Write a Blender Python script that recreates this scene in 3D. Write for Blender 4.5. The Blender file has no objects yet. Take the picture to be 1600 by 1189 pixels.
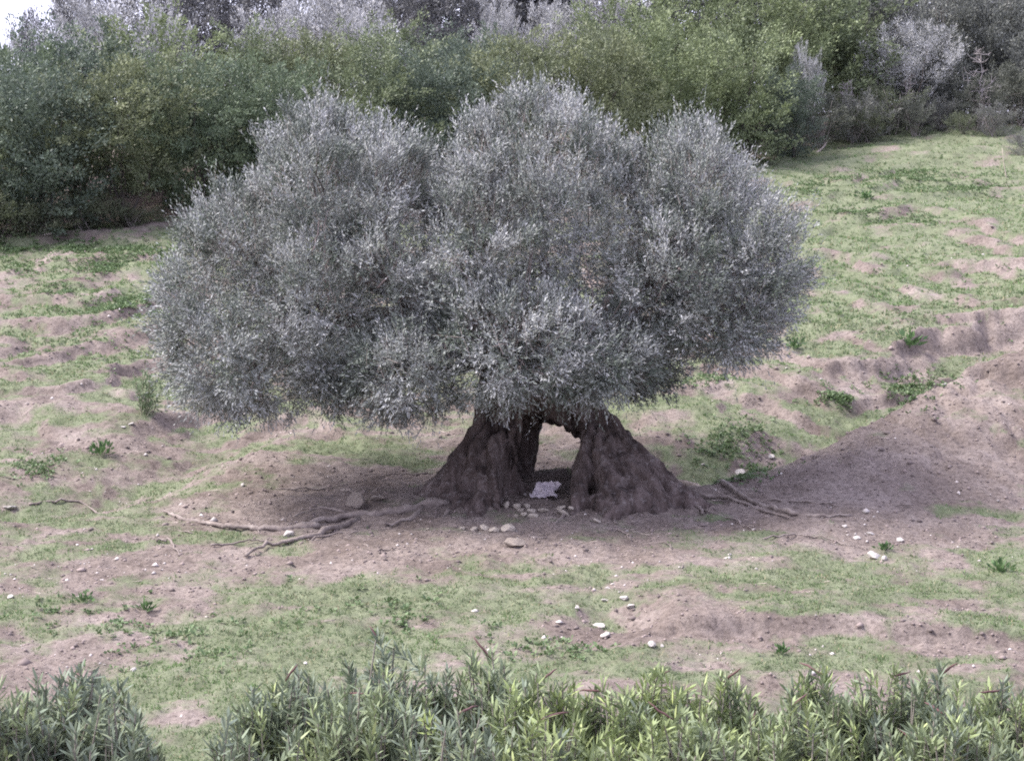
import bpy, math, random
import numpy as np
from mathutils import Vector, Matrix, Euler

R = math.radians
rng = np.random.default_rng(7)
random.seed(7)
sc = bpy.context.scene
COL = sc.collection

# ------------------------------------------------------------------ camera, sky, sun, exposure
CAM_Z, PITCH, FPX = 3.9, R(-5.0), 2875.0
cam_d = bpy.data.cameras.new('camera'); cam = bpy.data.objects.new('camera', cam_d); COL.objects.link(cam)
cam.location = (0, 0, CAM_Z); cam.rotation_euler = (R(90) + PITCH, 0, 0)
cam_d.sensor_width = 36; cam_d.lens = 36 * FPX / 1600; cam_d.clip_end = 3000
sc.camera = cam

SUN_DIR = Vector((-0.58, 0.0, 0.76)).normalized()          # towards the sun
sun_el = math.asin(SUN_DIR.z); sun_az = math.atan2(SUN_DIR.x, SUN_DIR.y)
w = bpy.data.worlds.new('World'); sc.world = w; w.use_nodes = True
nt = w.node_tree; nt.nodes.clear()
wo = nt.nodes.new('ShaderNodeOutputWorld'); bg = nt.nodes.new('ShaderNodeBackground')
sky = nt.nodes.new('ShaderNodeTexSky'); sky.sky_type = 'NISHITA'; sky.sun_disc = False
sky.sun_elevation = sun_el; sky.sun_rotation = sun_az; sky.dust_density = 4.0; sky.air_density = 1.0
mix = nt.nodes.new('ShaderNodeMixRGB'); mix.inputs[0].default_value = 0.72
mix.inputs[2].default_value = (6.8, 6.7, 8.9, 1)            # thin bright cloud over the whole sky
nt.links.new(sky.outputs[0], mix.inputs[1]); nt.links.new(mix.outputs[0], bg.inputs[0])
bg.inputs[1].default_value = 0.10
nt.links.new(bg.outputs[0], wo.inputs[0])
sd = bpy.data.lights.new('sun', 'SUN'); sd.energy = 3.1; sd.angle = R(26); sd.color = (1.0, 0.95, 0.90)
so = bpy.data.objects.new('sun', sd); COL.objects.link(so)
so.rotation_euler = SUN_DIR.to_track_quat('Z', 'Y').to_euler()
sc.view_settings.view_transform = 'Standard'; sc.view_settings.look = 'None'
sc.view_settings.exposure = 1.5; sc.view_settings.gamma = 1.0
sc.cycles.max_bounces = 6; sc.cycles.diffuse_bounces = 3; sc.cycles.glossy_bounces = 2
sc.cycles.transmission_bounces = 3; sc.cycles.use_denoising = False; sc.cycles.filter_width = 1.9

# ------------------------------------------------------------------ noise
def _h(ix, iy, iz, s):
    h = (ix.astype(np.int64) * 374761393 + iy.astype(np.int64) * 668265263 + iz.astype(np.int64) * 1440662683 + s * 974634563) & 0xFFFFFFFF
    h = ((h ^ (h >> 13)) * 1274126177) & 0xFFFFFFFF
    h = ((h ^ (h >> 15)) * 2246822519) & 0xFFFFFFFF
    return ((h ^ (h >> 16)) & 0xFFFFFF) / float(0xFFFFFF)
def vn(x, y, z=None, s=0):                                    # value noise, 0..1
    x = np.asarray(x, float); y = np.asarray(y, float)
    xi = np.floor(x); yi = np.floor(y); fx = x - xi; fy = y - yi
    fx = fx * fx * fx * (fx * (fx * 6 - 15) + 10); fy = fy * fy * fy * (fy * (fy * 6 - 15) + 10)
    if z is None:
        z0 = np.zeros_like(xi)
        a = _h(xi, yi, z0, s); b = _h(xi + 1, yi, z0, s); c = _h(xi, yi + 1, z0, s); d = _h(xi + 1, yi + 1, z0, s)
        return (a * (1 - fx) + b * fx) * (1 - fy) + (c * (1 - fx) + d * fx) * fy
    z = np.asarray(z, float); zi = np.floor(z); fz = z - zi; fz = fz * fz * (3 - 2 * fz)
    r = 0
    for dz, wz in ((0, 1 - fz), (1, fz)):
        a = _h(xi, yi, zi + dz, s); b = _h(xi + 1, yi, zi + dz, s); c = _h(xi, yi + 1, zi + dz, s); d = _h(xi + 1, yi + 1, zi + dz, s)
        r = r + wz * ((a * (1 - fx) + b * fx) * (1 - fy) + (c * (1 - fx) + d * fx) * fy)
    return r
def fbm(x, y, o=4, s=0):
    r = 0; a = 0.5; f = 1.0
    for i in range(o): r = r + a * vn(x * f + 17.3 * i, y * f - 9.1 * i, None, s + i); a *= .5; f *= 2.03
    return r / (1 - .5 ** o)
def ss(a, b, x):
    t = np.clip((x - a) / (b - a), 0, 1); return t * t * (3 - 2 * t)
def seg_d(x, y, pts):                                         # distance to a polyline, signed (+ = left of it), and parameter
    best = np.full(np.shape(x), 1e9); sg = np.zeros(np.shape(x)); par = np.zeros(np.shape(x)); n = len(pts) - 1
    for i in range(n):
        ax, ay = pts[i]; bx, by = pts[i + 1]; dx, dy = bx - ax, by - ay
        t = ((x - ax) * dx + (y - ay) * dy) / (dx * dx + dy * dy); tc = np.clip(t, 0, 1)
        d = np.hypot(x - ax - tc * dx, y - ay - tc * dy); m = d < best
        best = np.where(m, d, best); sg = np.where(m, np.sign(dx * (y - ay) - dy * (x - ax)), sg); par = np.where(m, (i + tc) / n, par)
    return best, sg, par

# ------------------------------------------------------------------ terrain height
_ky = np.array([-400, -8, 3, 5.5, 8.5, 10.5, 12.5, 15, 18, 20.5, 23, 25.5, 27.5, 30, 43, 58, 68, 90, 140, 900.])
_kz = np.array([2.2, 2.2, 2.1, 1.2, -1.2, -1.75, -1.65, -1.15, -.75, -.48, -.16, 0, .12, .55, 3.4, 6.4, 7.6, 8.4, 7.0, 2.0])
_yy = np.linspace(-60, 160, 2201); _zz = np.interp(_yy, _ky, _kz)
_k = np.exp(-np.linspace(-2, 2, 41) ** 2); _k /= _k.sum()
_zz[20:-20] = np.convolve(_zz, _k, 'same')[20:-20]
BANK = [(1.6, 30.2), (3.3, 30.6), (5.0, 31.6), (6.6, 33.0), (8.4, 34.6), (12, 36.5)]
GULLY = [(2.2, 27.3), (3.6, 28.0), (5.2, 29.6), (7.2, 31.6), (9.5, 33.4), (13, 35.5)]
LGULLY = [(-9.5, 24.4), (-6.6, 25.6), (-5.5, 26.8), (-4.95, 28.6), (-5.1, 31), (-6.6, 33.5)]
FSCARP = [(2.0, 19.55), (3.2, 19.75), (4.6, 19.5), (6.5, 19.8)]
FSCARP2 = [(1.1, 17.6), (2.4, 18.0), (3.7, 17.75), (5.2, 18.0)]
def macro(x, y):
    z = np.where(np.abs(y - 50) < 105, np.interp(y, _yy, _zz), np.interp(y, _ky, _kz))
    z = z + (fbm(x / 7, y / 7, 3, 3) - .5) * .55 * ss(14, 22, y) * ss(1.5, 6, np.hypot(x - .5, y - 25))
    z = z - 0.9 * ss(-6, -22, x) * ss(34, 52, y)              # the hill falls off on the far left
    # right-hand spur of earth
    t = ss(2.7, 8.6, x); yc = 26.4 + (x - 3.2) * .62
    dy = y - yc; prof = np.where(dy < 0, ss(-4.6, 0.1, dy), ss(1.35, 0.0, dy))
    z = z + 1.42 * t ** .8 * prof * (x < 40)
    wob = (fbm(x * .9, y * .9, 3, 12) - .5)
    rn = np.abs(fbm(x * 1.5 + y * .5, y * .45 - x * .2, 3, 14) - .5); z = z - t * prof * (x < 40) * ((.10 - np.clip(rn, 0, .10)) * 1.6 - .25 * (fbm(x * 1.2, y * 1.2, 3, 15) - .5))
    d, sg, p = seg_d(x, y, GULLY); z = z - .38 * np.exp(-(d / .75) ** 2)
    d, sg, p = seg_d(x, y, BANK); dd = d * sg + wob * .9 + (fbm(x * 3.5, y * 3.5, 3, 16) - .5) * .35
    z = z + (.14 + .30 * ss(.25, .85, p)) * ss(-.25, .22, dd) * np.exp(-np.clip(dd, 0, 99) / 3.5) * ss(0.6, 2.4, x)
    d, sg, p = seg_d(x, y, LGULLY); z = z - .34 * np.exp(-(d / .8) ** 2)
    z = z + .20 * np.exp(-((x + 3.9) / 1.5) ** 2 - ((y - 27.6) / 1.3) ** 2)      # hump left of the tree
    d, sg, p = seg_d(x, y, FSCARP); dd = d * sg + wob * .35
    z = z + .17 * ss(-.14, .1, dd) * np.exp(-np.clip(dd, 0, 99) / 1.6) * np.exp(-np.clip(np.abs(x - 4.2) - 2.1, 0, 9) ** 2 / .3)
    d, sg, p = seg_d(x, y, FSCARP2); dd = d * sg + wob * .5
    z = z + .12 * ss(-.16, .1, dd) * np.exp(-np.clip(dd, 0, 99) / 1.2) * np.exp(-np.clip(np.abs(x - 3) - 1.7, 0, 9) ** 2 / .3)
    for hx, hy, r_, dep in ((1.0, 20.3, .32, .16), (1.25, 20.0, .3, .18), (.85, 19.5, .3, .12), (1.6, 17.75, .2, .14), (2.0, 18.6, .3, .08), (-1.3, 16.6, .5, .1)):
        z = z - dep * np.exp(-((x - hx) / r_) ** 2 - ((y - hy) / (r_ * 1.2)) ** 2)
    z = z + .16 * np.exp(-((x - .55) / 2.2) ** 2 - ((y - 25.7) / 1.3) ** 2)
    z = z + .16 * np.exp(-((x - .66) / .55) ** 2 - ((y - 26.2) / .45) ** 2)
    z = z + .10 * np.exp(-((x + 2.2) / 1.6) ** 2 - ((y - 25.1) / .5) ** 2)
    return z
def terrace(x, y, z):                                         # cattle treads across the hillside
    q = z / .46 + (fbm(x / 3.1, y / 3.1, 3, 31) - .5) * 3.2
    fr = q - np.floor(q)
    st = (ss(.0, .26, fr) - fr)
    amp = ss(27.5, 30.5, y) * (0.55 + .9 * fbm(x / 4, y / 4, 2, 40)) * .19 * (1 - ss(70, 90, y))
    return st * amp, fr
def micro(x, y):
    f = 1 - ss(45, 75, y)
    far = ss(20, 40, y)
    m = (fbm(x * 2.1, y * 2.1, 3, 50) - .5) * .10 + (fbm(x * 7, y * 7, 2, 60) - .5) * (.055 + .045 * far) + (vn(x * 19, y * 19, None, 70) - .5) * .026 + np.abs(fbm(x * 1.1, y * 2.2, 3, 75) - .5) * .09 * ss(26, 28, y)
    return m * f
def H(x, y):
    x = np.asarray(x, float); y = np.asarray(y, float)
    z = macro(x, y); t, _ = terrace(x, y, z)
    return z + t + micro(x, y)
def h1(x, y): return float(H(np.array([x]), np.array([y]))[0])

cp, sp = math.cos(PITCH), math.sin(PITCH)
def ray(px, py):
    a = (px - 800) / FPX; b = (594.5 - py) / FPX
    return Vector((a, cp - b * sp, sp + b * cp))              # per unit of view depth
def at(px, py, Y):                                            # world point on the vertical plane Y
    r_ = ray(px, py); k = Y / r_.y
    return Vector((r_.x * k, Y, CAM_Z + r_.z * k))
def on_ground(px, py, lo=12.0, hi=120.0):
    r_ = ray(px, py); ys = np.concatenate([np.arange(lo, 36, .2), np.arange(36, hi, .5)])
    for _ in range(2):
        k = ys / r_.y; z = CAM_Z + r_.z * k; g = H(r_.x * k, ys)
        i = max(1, int(np.argmax(z < g)))
        if _ == 0: ys = np.linspace(ys[i - 1], ys[i], 24)
    return Vector((r_.x * k[i], ys[i], g[i]))

# ------------------------------------------------------------------ grass mask
def grass_mask(x, y, slope):
    _, fr = terrace(x, y, macro(x, y))
    stretch = fbm(x / 1.9, y / 1.0, 4, 90); fine = fbm(x * 2.2, y * 1.5, 3, 95)
    streak = fbm(x / .95 + (fine - .5) * .8, y / .30 + (stretch - .5) * 2, 3, 97)
    g = .55 + (stretch - .5) * 1.15 + (fine - .5) * 1.2 + (streak - .5) * 1.4
    hill = ss(29, 32, y)
    g = g + hill * (.16 + .35 * (ss(.30, .6, fr) - .5)) + ss(36, 46, y) * .12 + ss(3, 6, x) * ss(33, 37, y) * .12
    bare = np.exp(-np.clip(np.hypot((x - .3) / 6.2, (y - 25.2) / 2.9) - .35, 0, 9) ** 2 / .18)
    g = g - .62 * bare
    t = ss(3.0, 4.4, x) * ss(-4.8, -2.6, y - (26.4 + (x - 3.2) * .62)) * ss(1.2, .2, y - (26.4 + (x - 3.2) * .62))
    g = g - .55 * t
    for gx, gy, rx, ry, a in ((3.2, 28.2, 1.2, .8, .7), (5.6, 30.2, 1.4, .9, .45), (-6.4, 25.4, 1.0, .9, .5), (-5.2, 27.2, .5, .8, .5),
                              (3.8, 21.4, 3.0, .75, .5), (-1.6, 20.0, 1.6, .8, .42), (-3.6, 17.5, 2.0, 1.8, .35), (-2.4, 18.6, 1.4, .5, .25), (-4.3, 20.6, 1.8, .5, -.25),
                              (.3, 18.7, .9, .9, -.2), (4.6, 19.3, 2.0, .3, -.5), (3.2, 17.6, 1.9, .4, -.35), (-3.8, 27.6, 1.4, 1.1, -.35), (1.0, 22.4, 4.2, .9, -.3),
                              (-2.8, 31, 4, 2, -.1), (-7, 36.8, 2.4, .8, .2), (12, 52, 6, 6, .15), (5.5, 19.9, 2.2, .5, .35)):
        g = g + a * np.exp(-((x - gx) / rx) ** 2 - ((y - gy) / ry) ** 2)
    d, sg, p = seg_d(x, y, BANK); g = g - .6 * np.exp(-((d * sg + .1) / .4) ** 2) * ss(.1, .5, p)
    g = g - ss(.38, .75, slope) * .8
    d, sg, p = seg_d(x, y, [(-16, 42.0), (-5, 44.6), (4, 49), (9.3, 56), (12, 60)]); g = g - .7 * ss(-.2, 1.2, d * sg)
    return np.clip(g, 0, 1)

# ------------------------------------------------------------------ mesh and material helpers
def mesh_from(name, verts, faces_flat, loop_tot, col=None, smooth=False, uvw=None):
    me = bpy.data.meshes.new(name)
    verts = np.asarray(verts, np.float32); faces_flat = np.asarray(faces_flat, np.int32); loop_tot = np.asarray(loop_tot, np.int32)
    me.vertices.add(len(verts)); me.vertices.foreach_set('co', verts.ravel())
    me.loops.add(len(faces_flat)); me.loops.foreach_set('vertex_index', faces_flat)
    me.polygons.add(len(loop_tot)); st = np.zeros(len(loop_tot), np.int32); st[1:] = np.cumsum(loop_tot)[:-1]
    me.polygons.foreach_set('loop_start', st)
    if smooth: me.polygons.foreach_set('use_smooth', np.ones(len(loop_tot), bool))
    if col is not None:
        a = me.color_attributes.new('Col', 'FLOAT_COLOR', 'POINT')
        c = np.ones((len(verts), 4), np.float32); c[:, :3] = col; a.data.foreach_set('color', c.ravel())
    me.update(); me.validate()
    return me
def link(name, me, mat=None, parent=None):
    o = bpy.data.objects.new(name, me); COL.objects.link(o)
    if mat is not None and me is not None and not me.materials: me.materials.append(mat)
    if parent: o.parent = parent
    return o
def tag(o, label=None, cat=None, group=None, kind=None):
    if label: o['label'] = label
    if cat: o['category'] = cat
    if group: o['group'] = group
    if kind: o['kind'] = kind
    return o
def empty(name, loc, rz=0, s=1):
    o = bpy.data.objects.new(name, None); COL.objects.link(o); o.location = loc; o.rotation_euler.z = rz
    o.scale = (s, s, s) if not hasattr(s, '__len__') else s
    o.empty_display_size = .2
    return o
class MB:
    def __init__(s): s.v = []; s.f = []; s.l = []; s.n = 0; s.c = []
    def add(s, v, f, col=None):                               # f: (M,k) array
        v = np.asarray(v, float); f = np.asarray(f, int)
        s.v.append(v); s.f.append((f + s.n).ravel()); s.l.append(np.full(len(f), f.shape[1])); s.n += len(v)
        s.c.append(np.broadcast_to(np.array((1, 1, 1.) if col is None else col, float), (len(v), 3)))
    def tube(s, pts, rad, sides=8, col=None, twist=0, lump=0, cap=True):
        pts = np.asarray(pts, float); n = len(pts); rad = np.broadcast_to(np.asarray(rad, float), (n,))
        tan = np.gradient(pts, axis=0); tan /= np.linalg.norm(tan, axis=1)[:, None] + 1e-9
        ref = np.array([0, 0, 1.]) if abs(tan[0][2]) < .9 else np.array([1., 0, 0])
        a = np.linspace(0, 2 * np.pi, sides, endpoint=False); vs = []
        u = np.cross(tan[0], ref); u /= np.linalg.norm(u)
        for i in range(n):
            u = u - tan[i] * u.dot(tan[i]); u /= np.linalg.norm(u) + 1e-9; v_ = np.cross(tan[i], u)
            rr = rad[i] * (1 + (lump * (rng.random(sides) - .5) if lump else 0)); rr = np.broadcast_to(rr, (sides,))
            vs.append(pts[i] + rr[:, None] * (np.cos(a)[:, None] * u + np.sin(a)[:, None] * v_))
        v = np.concatenate(vs); i0 = np.arange(n - 1)[:, None] * sides; k = np.arange(sides)[None]; k2 = (k + 1) % sides
        f = np.stack([i0 + k, i0 + k2, i0 + sides + k2, i0 + sides + k], -1).reshape(-1, 4)
        s.add(v, f, col)
        if cap:
            for base, idx in ((0, range(sides - 1, -1, -1)), ((n - 1) * sides, range(sides))):
                s.f.append(np.array([s.n - len(v) + base + q for q in idx])); s.l.append(np.array([sides]))
    def build(s, name, mat, parent=None, smooth=False):
        me = mesh_from(name, np.concatenate(s.v), np.concatenate(s.f), np.concatenate(s.l), np.concatenate(s.c), smooth)
        return link(name, me, mat, parent)
def nrm(a): return a / (np.linalg.norm(a, axis=-1, keepdims=True) + 1e-9)
def leaf_arrays(p, d, n, L, W, widest=.45):                   # rhombic leaves: (N,4,3)
    d = nrm(d); s = nrm(np.cross(d, n)); L = L[:, None]; W = W[:, None]
    m = p + d * L * widest
    return np.stack([p, m + s * W * .5, p + d * L, m - s * W * .5], 1)
def leaf_mesh(name, p, d, n, L, W, col, widest=.45):
    q = leaf_arrays(p, d, n, L, W, widest); N = len(q)
    return mesh_from(name, q.reshape(-1, 3), np.arange(4 * N), np.full(N, 4), np.repeat(col, 4, 0))

def new_mat(name):
    m = bpy.data.materials.new(name); m.use_nodes = True; t = m.node_tree; b = t.nodes['Principled BSDF']
    return m, t, b
def N(t, typ, **kw):
    n = t.nodes.new('ShaderNode' + typ)
    for k, v in kw.items(): setattr(n, k, v)
    return n
def ramp(t, src, stops):
    r_ = N(t, 'ValToRGB'); e = r_.color_ramp.elements
    while len(e) < len(stops): e.new(.5)
    for i, (p, c) in enumerate(stops): e[i].position = p; e[i].color = (*c, 1)
    t.links.new(src, r_.inputs[0]); return r_.outputs[0]
def noise(t, scale, detail=4, rough=.6, vec=None):
    n = N(t, 'TexNoise'); n.inputs['Scale'].default_value = scale; n.inputs['Detail'].default_value = detail; n.inputs['Roughness'].default_value = rough
    if vec is not None: t.links.new(vec, n.inputs['Vector'])
    return n.outputs[0]
def obj_co(t): return N(t, 'TexCoord').outputs['Object']
def leaf_material(name, rough=.5, trans=.25, spec=.3, tint=(1, 1, 1)):
    m, t, b = new_mat(name)
    a = N(t, 'VertexColor', layer_name='Col'); src = a.outputs[0]
    b.inputs['Roughness'].default_value = rough; b.inputs['Specular IOR Level'].default_value = spec
    t.links.new(src, b.inputs['Base Color'])
    tr = N(t, 'BsdfTranslucent'); t.links.new(src, tr.inputs[0])
    mx = N(t, 'MixShader'); mx.inputs[0].default_value = trans
    t.links.new(b.outputs[0], mx.inputs[1]); t.links.new(tr.outputs[0], mx.inputs[2])
    t.links.new(mx.outputs[0], t.nodes['Material Output'].inputs[0])
    return m
def stone_material(name, c1, c2, scale=9):
    m, t, b = new_mat(name); co = obj_co(t)
    t.links.new(ramp(t, noise(t, scale, 6, .65, co), [(.3, c1), (.7, c2)]), b.inputs['Base Color'])
    b.inputs['Roughness'].default_value = .9
    bp = N(t, 'Bump'); bp.inputs['Strength'].default_value = .5; bp.inputs['Distance'].default_value = .02
    t.links.new(noise(t, scale * 4, 5, .7, co), bp.inputs['Height']); t.links.new(bp.outputs[0], b.inputs['Normal'])
    return m

M_LEAF = leaf_material('leaf_olive', .65, .06, .18)
M_GREEN = leaf_material('leaf_broad', .5, .25, .3)
M_GRASS = leaf_material('grass_blade', .6, .3, .2)
M_OLEANDER = leaf_material('leaf_oleander', .55, .15, .25)
M_PLAIN, _t, _b = new_mat('woody_plain'); _a = N(_t, 'VertexColor', layer_name='Col'); _t.links.new(_a.outputs[0], _b.inputs['Base Color']); _b.inputs['Roughness'].default_value = .85
M_STONE = stone_material('limestone_pale', (.28, .24, .20), (.47, .42, .365))
M_WHITE = stone_material('limestone_white', (.34, .31, .285), (.53, .50, .47))
M_BOULDER = stone_material('stone_tan', (.14, .115, .10), (.27, .23, .20))
def bark_material():
    m, t, b = new_mat('bark_old'); co = obj_co(t)
    mp = N(t, 'Mapping'); mp.inputs['Scale'].default_value = (1, 1, .16); t.links.new(co, mp.inputs[0])
    base = ramp(t, noise(t, 5, 7, .65, mp.outputs[0]), [(.30, (.018, .013, .012)), (.48, (.078, .059, .054)), (.70, (.185, .148, .14))])
    lich = ramp(t, noise(t, 11, 7, .8, co), [(.52, (0, 0, 0)), (.66, (.75, .75, .75))])
    mx = N(t, 'MixRGB'); mx.inputs[2].default_value = (.23, .205, .20, 1); t.links.new(lich, mx.inputs[0]); t.links.new(base, mx.inputs[1])
    t.links.new(mx.outputs[0], b.inputs['Base Color']); b.inputs['Roughness'].default_value = .9; b.inputs['Specular IOR Level'].default_value = .2
    bp = N(t, 'Bump'); bp.inputs['Strength'].default_value = .9; bp.inputs['Distance'].default_value = .04
    t.links.new(noise(t, 16, 7, .72, mp.outputs[0]), bp.inputs['Height']); t.links.new(bp.outputs[0], b.inputs['Normal'])
    return m
M_BARK = bark_material()
def root_material():
    m, t, b = new_mat('root_bark'); co = obj_co(t)
    t.links.new(ramp(t, noise(t, 7, 6, .65, co), [(.3, (.10, .08, .072)), (.5, (.20, .165, .15)), (.72, (.30, .26, .235))]), b.inputs['Base Color'])
    b.inputs['Roughness'].default_value = .9
    bp = N(t, 'Bump'); bp.inputs['Strength'].default_value = .7; bp.inputs['Distance'].default_value = .02
    t.links.new(noise(t, 30, 6, .7, co), bp.inputs['Height']); t.links.new(bp.outputs[0], b.inputs['Normal'])
    return m
M_ROOT = root_material()
def ground_material():
    m, t, b = new_mat('pasture_ground'); co = obj_co(t)
    a = N(t, 'VertexColor', layer_name='Col'); sep = N(t, 'SeparateColor'); t.links.new(a.outputs[0], sep.inputs[0])
    d1 = ramp(t, noise(t, .9, 8, .68, co), [(.28, (.108, .086, .075)), (.5, (.180, .149, .134)), (.72, (.258, .220, .202))])
    d2 = ramp(t, noise(t, 16, 6, .75, co), [(.30, (.42, .40, .40)), (.52, (1, 1, 1)), (.72, (1.35, 1.33, 1.33))])
    dm = N(t, 'MixRGB', blend_type='MULTIPLY'); dm.inputs[0].default_value = 1; t.links.new(d1, dm.inputs[1]); t.links.new(d2, dm.inputs[2])
    g1 = ramp(t, noise(t, 2.6, 7, .7, co), [(.28, (.090, .116, .061)), (.5, (.144, .174, .101)), (.72, (.196, .220, .143))])
    g2 = ramp(t, noise(t, 24, 5, .75, co), [(.3, (.45, .5, .42)), (.55, (1, 1, 1)), (.75, (1.3, 1.28, 1.25))])
    gm = N(t, 'MixRGB', blend_type='MULTIPLY'); gm.inputs[0].default_value = 1; t.links.new(g1, gm.inputs[1]); t.links.new(g2, gm.inputs[2])
    ad = N(t, 'MixRGB', blend_type='ADD'); ad.inputs[0].default_value = 1
    nz = N(t, 'Math', operation='MULTIPLY_ADD'); nz.inputs[1].default_value = 1.1; nz.inputs[2].default_value = -.55; t.links.new(noise(t, 7, 8, .75, co), nz.inputs[0])
    sm = N(t, 'Math', operation='ADD'); t.links.new(sep.outputs[0], sm.inputs[0]); t.links.new(nz.outputs[0], sm.inputs[1])
    fac = ramp(t, sm.outputs[0], [(.24, (0, 0, 0)), (.82, (.82, .82, .82))])
    mx = N(t, 'MixRGB'); t.links.new(fac, mx.inputs[0]); t.links.new(dm.outputs[0], mx.inputs[1]); t.links.new(gm.outputs[0], mx.inputs[2])
    t.links.new(mx.outputs[0], b.inputs['Base Color']); b.inputs['Roughness'].default_value = .95; b.inputs['Specular IOR Level'].default_value = .1
    bp = N(t, 'Bump'); bp.inputs['Strength'].default_value = .8; bp.inputs['Distance'].default_value = .03
    t.links.new(noise(t, 26, 8, .75, co), bp.inputs['Height']); t.links.new(bp.outputs[0], b.inputs['Normal'])
    return m
M_GROUND = ground_material()

# ------------------------------------------------------------------ the ground sheet
ys = np.concatenate([np.linspace(-300, -10, 8), np.linspace(-8, 12, 60), np.linspace(12.1, 34, 430), 34 + np.cumsum(np.linspace(.06, .205, 195)),
                     60.5 + np.cumsum(np.linspace(.2, 1.2, 50)), np.linspace(105, 900, 16)])
uu = np.concatenate([-np.geomspace(60, 1.05, 22), np.linspace(-1, 1, 380), np.geomspace(1.05, 60, 22)])
Yg, Ug = np.meshgrid(ys, uu, indexing='ij')
Xg = Ug * .36 * (np.clip(Yg, 8, 130) + 2)
Zg = H(Xg, Yg)
dzy = np.gradient(Zg, axis=0) / np.gradient(Yg, axis=0); dzx = np.gradient(Zg, axis=1) / np.gradient(Xg, axis=1)
slope = np.hypot(dzx, dzy - .15)
k5 = np.ones(5) / 5
slope = np.apply_along_axis(lambda r_: np.convolve(r_, k5, 'same'), 0, slope)
GM = grass_mask(Xg, Yg, slope)
ny, nx = Yg.shape
idx = np.arange(ny * nx).reshape(ny, nx)
fq = np.stack([idx[:-1, :-1], idx[:-1, 1:], idx[1:, 1:], idx[1:, :-1]], -1).reshape(-1, 4)
gcol = np.stack([GM, GM, GM], -1).reshape(-1, 3)
ground = link('ground', mesh_from('ground', np.stack([Xg, Yg, Zg], -1).reshape(-1, 3), fq.ravel(), np.full(len(fq), 4), gcol, True), M_GROUND)
tag(ground, 'grazed hillside of bare brown earth and thin green turf', 'ground', kind='structure')

# points of the sheet that the camera side sees, for scattering (about even on the picture)
vis = (Yg > 12.2) & (Yg < 62) & (np.abs(Ug) < 1)
VX, VY, VZ, VG, VS = Xg[vis], Yg[vis], Zg[vis], GM[vis], slope[vis]
VDEP = VY * cp + (VZ - CAM_Z) * sp
VPX = 800 + FPX * VX / VDEP; VPY = 594.5 - FPX * ((VZ - CAM_Z) * cp - VY * sp) / VDEP
def scatter(wt, n):
    i = rng.choice(len(VX), n, p=wt / wt.sum())
    x = VX[i] + (rng.random(n) - .5) * .05 * VY[i] / 25; y = VY[i] + (rng.random(n) - .5) * .06 * VY[i] / 25
    return np.stack([x, y, H(x, y)], 1), i

# grass
P_, gi = scatter(np.clip(VG - .30, 0, 1) ** 1.1 * (VY < 60), 80000)
nb = 4; p = np.repeat(P_, nb, 0); n = len(p)
p = p + np.stack([rng.normal(0, .025, n), rng.normal(0, .025, n), np.full(n, -.008)], 1)
d = nrm(np.stack([rng.normal(0, .55, n), rng.normal(0, .55, n), np.ones(n)], 1))
hgt = np.repeat(rng.uniform(.018, .05, len(P_)), nb) * rng.uniform(.6, 1.4, n) * (1 + .7 * (p[:, 1] > 34))
sd_ = nrm(np.cross(d, nrm(rng.normal(size=(n, 3))))) * (.005 + .0035 * rng.random(n))[:, None] * (1 + (p[:, 1:2] > 32) * .7)
tri = np.stack([p - sd_, p + sd_, p + d * hgt[:, None]], 1)
fresh = np.exp(-((P_[:, 0] + 3.4) / 2.6) ** 2 - ((P_[:, 1] - 17.2) / 2.4) ** 2) + .6 * (P_[:, 1] > 36)
tone = np.repeat(np.clip(.5 * fresh + vn(P_[:, 0] * 1.3, P_[:, 1] * 1.3, None, 140) + rng.normal(0, .2, len(P_)), 0, 1), nb)[:, None]
gc = np.array([.158, .187, .115]) * (1 - tone) + np.array([.132, .205, .082]) * tone
gc = gc * rng.uniform(.7, 1.25, (n, 1)); dry = rng.random(n) < .1; gc[dry] = (.33, .29, .19)
gr = link('grass', mesh_from('grass', tri.reshape(-1, 3), np.arange(3 * n), np.full(n, 3), np.repeat(gc, 3, 0)), M_GRASS)
tag(gr, 'short green pasture grass growing over the slope', 'grass', kind='stuff')

# clods of soil and gravel
def blobs(P, r, col, name, mat, flat=.7):
    o8 = nrm(np.array([(1, 0, 0), (0, 1, 0), (-1, 0, 0), (0, -1, 0), (0, 0, 1), (0, 0, -1.)]))
    f8 = np.array([(0, 1, 4), (1, 2, 4), (2, 3, 4), (3, 0, 4), (1, 0, 5), (2, 1, 5), (3, 2, 5), (0, 3, 5)])
    n = len(P); a = rng.random(n) * 6.28; c, s = np.cos(a), np.sin(a)
    v = o8[None] * rng.uniform(.6, 1.3, (n, 6, 1)); v = v * np.stack([rng.uniform(.8, 1.3, n), rng.uniform(.7, 1.1, n), np.full(n, flat)], 1)[:, None]
    v = np.stack([v[..., 0] * c[:, None] - v[..., 1] * s[:, None], v[..., 0] * s[:, None] + v[..., 1] * c[:, None], v[..., 2]], -1)
    v = P[:, None] + v * r[:, None, None]
    f = (np.arange(n)[:, None, None] * 6 + f8[None]).reshape(-1)
    return link(name, mesh_from(name, v.reshape(-1, 3), f, np.full(n * 8, 3), np.repeat(col, 6, 0)), mat)
P_, gi = scatter(np.clip(.62 - VG, 0, 1) * (VY < 46) * (.4 + 1.2 * fbm(VX / 1.4, VY / 1.4, 2, 150)), 19000)
r_ = rng.gamma(1.8, .0065, len(P_)) + .005
c_ = np.array([.185, .148, .138]) * rng.uniform(.55, 1.35, (len(P_), 1))
tag(blobs(P_, r_, c_, 'soil_clods', M_PLAIN), 'small crumbs of brown earth scattered over the bare ground', 'soil', kind='stuff')
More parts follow.
